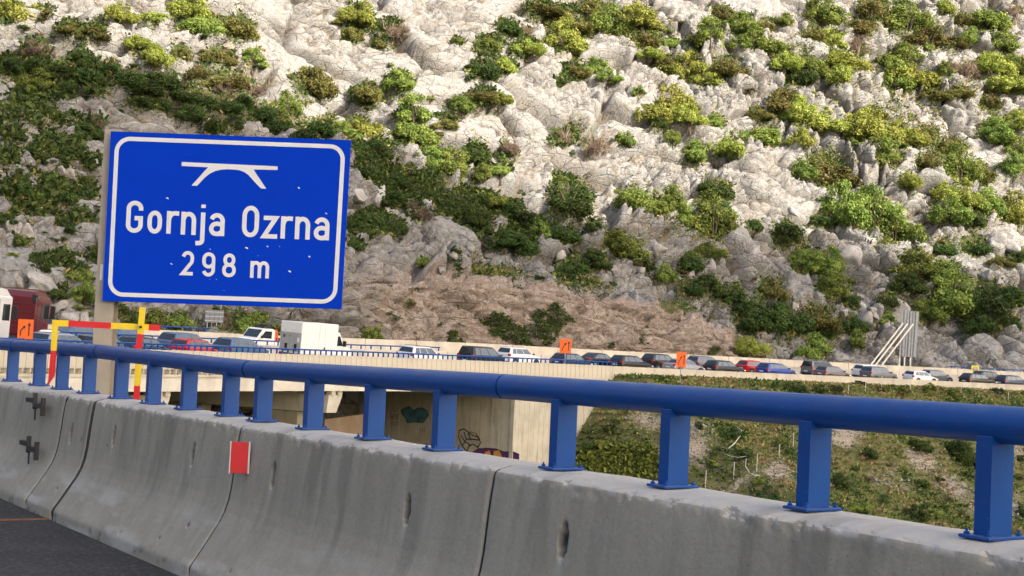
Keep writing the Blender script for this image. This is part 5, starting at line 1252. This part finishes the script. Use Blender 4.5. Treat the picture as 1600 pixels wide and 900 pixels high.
def shrub(kind, p, r, hs=1.0, name=None):
    me, tm = rnd.choice(BIGP[kind] if r > 1.7 and kind in BIGP else PROTO[kind]); nm = name or {'L': 'green_shrub', 'M': 'green_shrub', 'D': 'evergreen_shrub', 'O': 'olive_shrub', 'B': 'bare_shrub', 'G': 'grass_tussock'}[kind]
    e = empty(nm, p, rnd.uniform(0, 6.28)); e.scale = (r * rnd.uniform(.9, 1.3), r * rnd.uniform(.8, 1.05), r * hs * rnd.uniform(.8, 1.15))
    o = bpy.data.objects.new('foliage', me); C.objects.link(o); o.parent = e
    o = bpy.data.objects.new('branches', tm); C.objects.link(o); o.parent = e
    return e
CO = Vector((0, 0, CAMZ))
DIRECT = [(BV, 'hill')]
def drop(px, py, bv):
    h = bv.ray_cast(CO, ray(px, py).normalized()); return h[0]
placed = []
for (x, y, r, k) in SH:
    hit = drop(x, min(y + r * .5, 560), BV)
    if hit is None: continue
    R_ = r / F * hit.y * (1.30 + .10 * min(1, max(0, (x - 900) / 300))) * rnd.uniform(.85, 1.15)
    p = hit - Vector((0, 0, R_ * .22)); e = shrub(k, p, R_, {'L': 1.1, 'M': 1.1, 'O': 1.05, 'B': 1.1}.get(k, 1.0)); placed.append((x, y, r, k, e))
# low growth between them, on the ground the photograph shows grown over
extra = []
tries = 0
while len(extra) < 430 and tries < 16000:
    tries += 1; x, y = rnd.uniform(-10, 1610), rnd.uniform(-15, 560)
    v = float(vegmap(np.array([x]), np.array([y]))[0])
    if x < 170 and y > 90: v = min(1, v + .5)
    if 560 < x < 900 and 220 < y < 380 and abs(y - (240 + (x - 560) * .38)) < 45: v = min(1, v + .5)
    if rnd.random() > v * v * 1.1: continue
    if any((x - a) ** 2 + (y - b) ** 2 < (14) ** 2 for a, b, *_ in extra): continue
    if 575 > x > 150 and 200 < y < 480: continue
    if 1350 < x < 1445 and y > 470: continue
    nb = min(SH, key=lambda q: (q[0] - x) ** 2 + 2 * (q[1] - y) ** 2); k = nb[3] if rnd.random() < .6 else rnd.choice('MDOO' if not (x < 900 and y > 220 or x < 170) else 'DDDM')
    if k == 'L' and y > 300: k = 'M'
    hit = drop(x, y, BV)
    if hit is None: continue
    r = rnd.uniform(7, 14); e = shrub(k, hit - Vector((0, 0, .1)), r / F * hit.y, .85); extra.append((x, y, r, k, e))
placed += extra
# low tufts and ground cover as one mass
def tufts(name, n, samp, size, mats, up=.6, seed=3):
    g = np.random.default_rng(seed); P_, N_ = samp(n, g); n = len(P_)
    q_all = []; tone = []
    for j in range(3):
        d_ = g.normal(size=(n, 3)) * np.array([.9, .9, .25]) + np.array([0, 0, up]); d_ /= np.linalg.norm(d_, axis=1)[:, None]
        s_ = np.cross(d_, g.normal(size=(n, 3))); s_ /= np.linalg.norm(s_, axis=1)[:, None]
        sz_ = size * g.uniform(.5, 1.6, (n, 1)); b = P_ + g.normal(size=(n, 3)) * np.array([.7, .7, .05]) * size
        q_all.append(np.stack([b - s_ * sz_ * .30, b + s_ * sz_ * .30, b + d_ * sz_ + s_ * sz_ * .22, b + d_ * sz_ * 1.1 - s_ * sz_ * .22], 1)); tone.append(np.repeat(g.uniform(0, 1, n), 4))
    V_ = np.concatenate(q_all).reshape(-1, 3); me = npmesh(name, V_, np.arange(len(V_)).reshape(-1, 4), mats, False, dict(tone=np.concatenate(tone)))
    o = bpy.data.objects.new(name, me); C.objects.link(o); tag(o, kind='stuff'); return o
vflat = veg.ravel(); pxf, pyf = PX.ravel(), PY.ravel(); cutflat = cutm.ravel()
def samp_hill(lo, hi, cutmax, seedpat):
    def f(n, g):
        ok = np.where((vflat > lo) & (pxf > -80) & (pxf < 1680) & (pyf > -60) & (pyf < 640) & (cutflat < cutmax))[0]
        pat = seedpat.ravel()[ok]; ok = ok[pat > .5]
        i = g.choice(ok, n); return VH[i] + g.normal(size=(n, 3)) * .12, None
    return f
pA = fbm(S_ / 5, Q_ / 4, 61, 3); pB = fbm(S_ / 4, Q_ / 5, 62, 3)
o = tufts('dark_ground_cover', 26000, samp_hill(.50, 1, .5, pA * 0 + 1), .34, [M['D']], seed=3); o['label'] = 'dark low scrub between the hillside shrubs'; o['category'] = 'scrub'
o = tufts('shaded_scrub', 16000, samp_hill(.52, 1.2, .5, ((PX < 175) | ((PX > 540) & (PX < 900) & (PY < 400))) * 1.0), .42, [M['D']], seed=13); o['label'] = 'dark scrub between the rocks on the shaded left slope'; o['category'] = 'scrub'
o = tufts('green_sprigs', 14000, samp_hill(.36, .9, .6, (PX > 560) * pA * 1.1), .30, [M['Mm']], seed=14); o['label'] = 'small green sprigs growing among the pale rocks'; o['category'] = 'scrub'
o = tufts('grassy_ground_cover', 26000, samp_hill(.42, 1, .6, pB + .05), .28, [M['G']], seed=4); o['label'] = 'yellow green grass tufts between the hillside rocks'; o['category'] = 'grass'
o = tufts('dry_ground_cover', 11000, samp_hill(.40, .8, 1.1, 1 - pA), .26, [M['S']], seed=5); o['label'] = 'dry straw coloured grass on the rocky slope'; o['category'] = 'grass'
_iv = np.exp(-((pxf - 800) / 48) ** 2 - ((pyf - 518) / 26) ** 2) + np.exp(-((pxf - 858) / 26) ** 2 - ((pyf - 505) / 32) ** 2)
_iv = _iv + (fbm(S_ / 1.6, Q_ / 1.3, 66, 4).ravel() - .5) * 2.2
ivy = lambda n, g: (lambda ok: (VH[g.choice(ok, n)] + g.normal(size=(n, 3)) * .10, None))(np.where((cutflat > .2) & (_iv > .62))[0])
o = tufts('creeping_ivy', 5500, ivy, .17, [M['D']], .1, seed=6); o['label'] = 'dark green creeper hanging on the brown rock cut behind the cars'; o['category'] = 'creeper'
# embankment
vg = (1 - grav).ravel(); px3, py3 = PX3.ravel(), PY3.ravel(); V3 = P3.reshape(-1, 3); s3f, w3f = S3.ravel(), W3.ravel()
def samp_emb(lo, cond):
    def f(n, g):
        ok = np.where((vg + g.uniform(-.35, .35, len(vg)) > lo) & (s3f > S_AB) & (w3f < -.1) & (px3 < 1700) & (py3 < 900) & cond)[0]; i = g.choice(ok, n); return V3[i] + g.normal(size=(n, 3)) * np.array([.2, .2, .03]), None
    return f
T0 = np.ones(len(vg), bool); pE = fbm(S3 / 3, W3 / 3, 77, 3).ravel()
o = tufts('bank_grass', 34000, samp_emb(.55, T0), .17, [M['G']], seed=8); o['label'] = 'green and yellow grass covering the embankment below the far road'; o['category'] = 'grass'
o = tufts('bank_scrub', 7000, samp_emb(.66, (pE > .53) & ((px3 < 1230) | (pE > .60))), .24, [M['D']], seed=9); o['label'] = 'dark green scrub patches on the embankment'; o['category'] = 'scrub'
o = tufts('bank_weeds', 9000, samp_emb(.5, ((px3 - 965) / 75) ** 2 + ((py3 - 725) / 32) ** 2 < 1), .30, [M['Mm']], seed=10); o['label'] = 'bright green weeds at the foot of the abutment'; o['category'] = 'weeds'
o = tufts('bank_straw', 7000, samp_emb(.4, (pE < .5)), .22, [M['S']], seed=12); o['label'] = 'dry straw grass on the embankment'; o['category'] = 'grass'
EM = """1355 705 20 D|1310 748 22 D|1337 727 12 D|1435 690 24 D|1500 700 32 D|1524 716 22 D|1440 752 15 D|1464 746 10 D|1510 739 11 D|1400 707 9 M|1392 722 12 B|1343 787 18 M|1430 797 26 D|1462 800 18 M|1480 777 12 B|1590 743 10 D|1596 712 12 D|1597 797 14 D|1025 722 13 M|1145 672 24 D|1092 662 12 D|1115 660 9 D|1187 750 14 M|1200 770 24 D|1110 720 12 M|1340 596 12 D|1307 603 18 D|1282 603 18 D|1250 604 20 D|1230 602 14 D|1412 607 16 O|1450 605 16 M|1487 610 16 M|1562 607 14 D|1375 604 12 O|1060 725 18 D|960 660 22 D|935 690 20 D|1000 700 20 D|1165 700 20 D|1220 690 18 M|1180 640 14 D|1540 680 18 D|1290 715 12 O|1380 780 16 D|1500 800 16 O|1360 745 10 B|1410 735 10 M|1330 640 16 D"""
em_placed = []
for t in EM.split('|'):
    a, b, c, k = t.split(); x, y, r = float(a), float(b), float(c); hit = BVE.ray_cast(CO, ray(x, y + r * .55).normalized())[0]
    if hit is None: continue
    R_ = r / F * hit.y * 1.05; e = shrub(k, hit - Vector((0, 0, R_ * .1)), R_); em_placed.append((x, y, r, k, e))

# boulders
def ico_rock(seed, n=3):
    import bmesh
    bm = bmesh.new(); bmesh.ops.create_icosphere(bm, subdivisions=n, radius=1); g = np.random.default_rng(seed)
    pl = g.normal(size=(14, 3)); pl /= np.linalg.norm(pl, axis=1)[:, None]; dd_ = g.uniform(.45, .78, 14)
    for v in bm.verts:
        p = np.array(v.co)
        for nn, d_ in zip(pl, dd_):
            t = p @ nn
            if t > d_: p = p - nn * (t - d_) * 1.0
        k = 1 + .10 * math.sin(5 * p[0] + seed) * math.sin(4 * p[1] + 2 * p[2]) + g.uniform(-.018, .018)
        v.co = Vector(p * k)
    me = bpy.data.meshes.new('boulder'); bm.to_mesh(me); bm.free(); me.materials.append(M['boulder']); me.polygons.foreach_set('use_smooth', [True] * len(me.polygons)); return me
RK = [ico_rock(s) for s in range(6)]
BO = """667 316 9|785 402 17|770 397 11|1110 411 14|1403 483 24|1340 472 12|1352 490 18|1365 484 10|90 476 13|105 494 22|130 500 14|28 438 17|62 440 22|106 446 8|20 430 12|150 473 8|1330 398 22|1360 375 10|1313 357 9|875 398 12|1000 300 10|918 395 8|1240 478 9|1318 487 9|1213 497 8|1385 503 10|1300 402 8|590 300 18|612 330 12|560 300 14|640 332 9|1180 390 10|1080 430 8|1560 370 16|1580 380 12|1540 430 14|1560 440 10|40 360 20|15 350 16|60 480 14|110 268 12|90 262 10|45 250 9|150 258 10|1330 345 12|1240 330 9|1100 385 9|1030 385 12|1000 420 9|960 420 8|705 395 9|725 405 11|735 385 8|690 420 7|1415 452 8|1470 300 9|1185 500 8|1165 470 8"""
bo_placed = []
for t in BO.split('|'):
    x, y, r = map(float, t.split()); hit = drop(x, y + r * .3, BV)
    if hit is None: continue
    R_ = r / F * hit.y; e = bpy.data.objects.new('boulder', rnd.choice(RK)); C.objects.link(e); e.location = hit + Vector((0, R_ * .1, -R_ * .05)); e.rotation_euler = (rnd.uniform(0, 3), rnd.uniform(0, 3), rnd.uniform(0, 6)); e.scale = (R_ * 1.5, R_ * 1.2, R_ * 1.0); bo_placed.append((x, y, r, 'boulder', e))

g_ = np.random.default_rng(21); ok = np.where((grav.ravel() > .3) & (s3f > S_AB) & (w3f < -3) & (px3 < 1650) & (py3 < 900) & (px3 > 880))[0]; idx = g_.choice(ok, 2600)
Vs, Fs = [], []; oc = np.array([(1, 0, 0), (0, 1, 0), (-1, 0, 0), (0, -1, 0), (0, 0, .8), (0, 0, -.8)]); of = np.array([(0, 1, 4), (1, 2, 4), (2, 3, 4), (3, 0, 4), (1, 0, 5), (2, 1, 5), (3, 2, 5), (0, 3, 5)])
for i_, ix_ in enumerate(idx):
    Vs.append(V3[ix_] + g_.normal(size=3) * np.array([.3, .3, 0]) + oc * g_.uniform(.6, 1.3, (6, 3)) * (.05 + .13 * g_.random() ** 3) * 1.0); Fs.append(of + 6 * i_)
me = npmesh('loose_stones', np.concatenate(Vs), np.concatenate(Fs), [M['boulder']], False); o = bpy.data.objects.new('loose_stones', me); C.objects.link(o); tag(o, 'pale loose stones strewn over the bare parts of the embankment', 'stones', kind='stuff')

# labels that single each plant and rock out: its kind, where it grows, and its rank from the left there
KN = {'L': 'yellow green shrubs', 'M': 'green shrubs', 'D': 'dark evergreen shrubs', 'O': 'olive brown shrubs', 'B': 'bare twiggy shrubs', 'G': 'grass tussocks', 'boulder': 'grey boulders'}
CAT = {'L': 'shrub', 'M': 'shrub', 'D': 'shrub', 'O': 'shrub', 'B': 'shrub', 'G': 'grass tussock', 'boulder': 'boulder'}
ZN = [(lambda x, y: y < 200 and x < 165, 'left of the sign top'), (lambda x, y: y < 100 and x < 560, 'along the top above the blue sign'), (lambda x, y: y < 215 and x < 560, 'just above the blue sign'),
      (lambda x, y: x < 165 and y < 320, 'left of the blue sign'), (lambda x, y: x < 165, 'lower left beside the sign post'), (lambda x, y: x < 540 and y > 460, 'under the blue sign behind the cars'),
      (lambda x, y: y < 90 and x < 860, 'at the top just right of the sign'), (lambda x, y: y < 220 and x < 860, 'on pale rock right of the sign top'), (lambda x, y: y < 330 and x < 860, 'right beside the blue sign'), (lambda x, y: x < 1060 and 330 <= y < 450, 'above the brown rock cut'), (lambda x, y: x < 1060 and y >= 450, 'on the brown rock cut'),
      (lambda x, y: y < 70 and x < 1230, 'at the top middle right'), (lambda x, y: y < 200 and x < 1230, 'around the pale central outcrop'), (lambda x, y: y < 330 and x < 1230, 'below the pale central outcrop'), (lambda x, y: x < 1340 and 330 <= y < 430, 'on grey slabs middle right'), (lambda x, y: x < 1340 and y >= 430, 'above the road left of the braces'),
      (lambda x, y: y < 70, 'in the top right corner'), (lambda x, y: y < 150, 'upper right, below the top corner'), (lambda x, y: y < 230, 'on the upper right slope'), (lambda x, y: y < 330, 'on the middle right slope'), (lambda x, y: y < 430, 'right, above the braced steel panel'), (lambda x, y: True, 'around the braced steel panel')]
OR = ['leftmost', 'second from left', 'third from left', 'fourth from left', 'fifth from left', 'sixth from left', 'seventh from left', 'eighth from left', 'ninth from left', 'tenth from left', 'eleventh from left', 'twelfth from left', 'thirteenth from left', 'fourteenth from left', 'fifteenth from left']
def name_all(items, zones, small):
    bk = {}
    for it in items:
        x, y, r, k, e = it; z_ = next(t for f, t in zones if f(x, y)); sz_ = ('small ' if r < 16 else 'large ' if r > 27 else '') if small else ''
        bk.setdefault((sz_ + KN[k], z_, k), []).append(it)
    for (kn, z_, k), L2 in bk.items():
        if len(L2) > 9:
            L2.sort(key=lambda q: q[1]); h_ = len(L2) // 2
            for half, nm_ in ((L2[:h_], 'upper'), (L2[h_:], 'lower')):
                half.sort(key=lambda q: q[0])
                for i, it in enumerate(half): tag(it[4], (OR[i] if i < len(OR) else 'number %d from left' % (i + 1)) + ' of the ' + nm_ + ' ' + kn + ' ' + z_, CAT[k], 'shrubs on the slopes' if k != 'boulder' else 'boulders on the hillside')
            continue
        L2.sort(key=lambda q: q[0])
        for i, it in enumerate(L2):
            if len(L2) == 1: lab = kn[:-1] + ' ' + z_ + ', the only one there'
            else: lab = (OR[i] if i < len(OR) else 'number %d from left' % (i + 1)) + ' of the ' + kn + ' ' + z_
            tag(it[4], lab, CAT[k], 'shrubs on the slopes' if k != 'boulder' else 'boulders on the hillside')
name_all([p for p in placed], ZN, True)
name_all(bo_placed, ZN, True)
ZE = [(lambda x, y: y < 630, 'on the grass strip beside the road wall'), (lambda x, y: x < 1040, 'on the bank between abutment and first post'), (lambda x, y: x < 1250, 'on the bank around the white hose'), (lambda x, y: x < 1520, 'on the stony bank seen at right'), (lambda x, y: True, 'on the bank at the right edge')]
name_all(em_placed, ZE, True)

# fences on the bank
def bank_fence(label, posts, wires):
    e = None; tops = []
    for (x, y0, y1) in posts:
        hit = BVE.ray_cast(CO, ray(x, y1).normalized())[0]
        if hit is None: continue
        if e is None: e = empty('wire_fence', hit); tag(e, label, 'fence')
        H_ = (y1 - y0) / F * hit.y; mb = MB(); mb.tube([hit - Vector((0, 0, .3)), hit + Vector((.03, 0, H_))], .035, 6); mb.build('fence_post', M['galvl'], e, world=True); tops.append((hit, H_))
    for a, b in zip(tops[:-1], tops[1:]):
        for k in wires:
            mb = MB(); p, q_ = a[0] + Vector((0, 0, a[1] * k)), b[0] + Vector((0, 0, b[1] * k)); m_ = (p + q_) / 2 - Vector((0, 0, .06)); mb.tube([p, m_, q_], .008, 3); mb.build('wire', M['galv'], e, world=True)
bank_fence('thin pale wire fence posts running up the bank by the hose', [(1102, 735, 762), (1146, 722, 748), (1182, 709, 737), (1217, 694, 716), (1239, 676, 700)], (.4, .9))
bank_fence('row of thin fence posts in the bushes below the road wall', [(1325, 601, 617), (1352, 592, 612), (1377, 588, 613), (1422, 594, 613), (1501, 602, 620), (1575, 612, 627)], (.85,))
def bankpt(x, y, up=.15): return BVE.ray_cast(CO, ray(x, y).normalized())[0] + Vector((0, -.25, up))
pts = [bankpt(*p, .35) for p in ((1150, 673), (1157, 678), (1158, 684), (1152, 692), (1146, 700), (1137, 707))]
mb = MB(); mb.tube(pts, .04, 8); e = mb.build('discarded_hose', M['galvl'], None, True); tag(e, 'torn white corrugated hose lying in the dark bush on the bank', 'hose')
mb = MB(); mb.tube([bankpt(*p, .3) for p in ((1126, 712), (1140, 718), (1152, 720), (1166, 718))], .02, 5); e = mb.build('thin_cable', M['galvl'], None, True); tag(e, 'thin pale cable curling over the bank right of the abutment', 'cable')
mb = MB(); mb.tube([bankpt(*p, .3) for p in ((1165, 722), (1164, 734), (1170, 744), (1178, 748), (1186, 749))], .035, 6); e = mb.build('curved_pipe', M['galvl'], None, True); tag(e, 'bent pale pipe sticking out of the bank between two fence posts', 'pipe')
print('objects', len(bpy.data.objects))
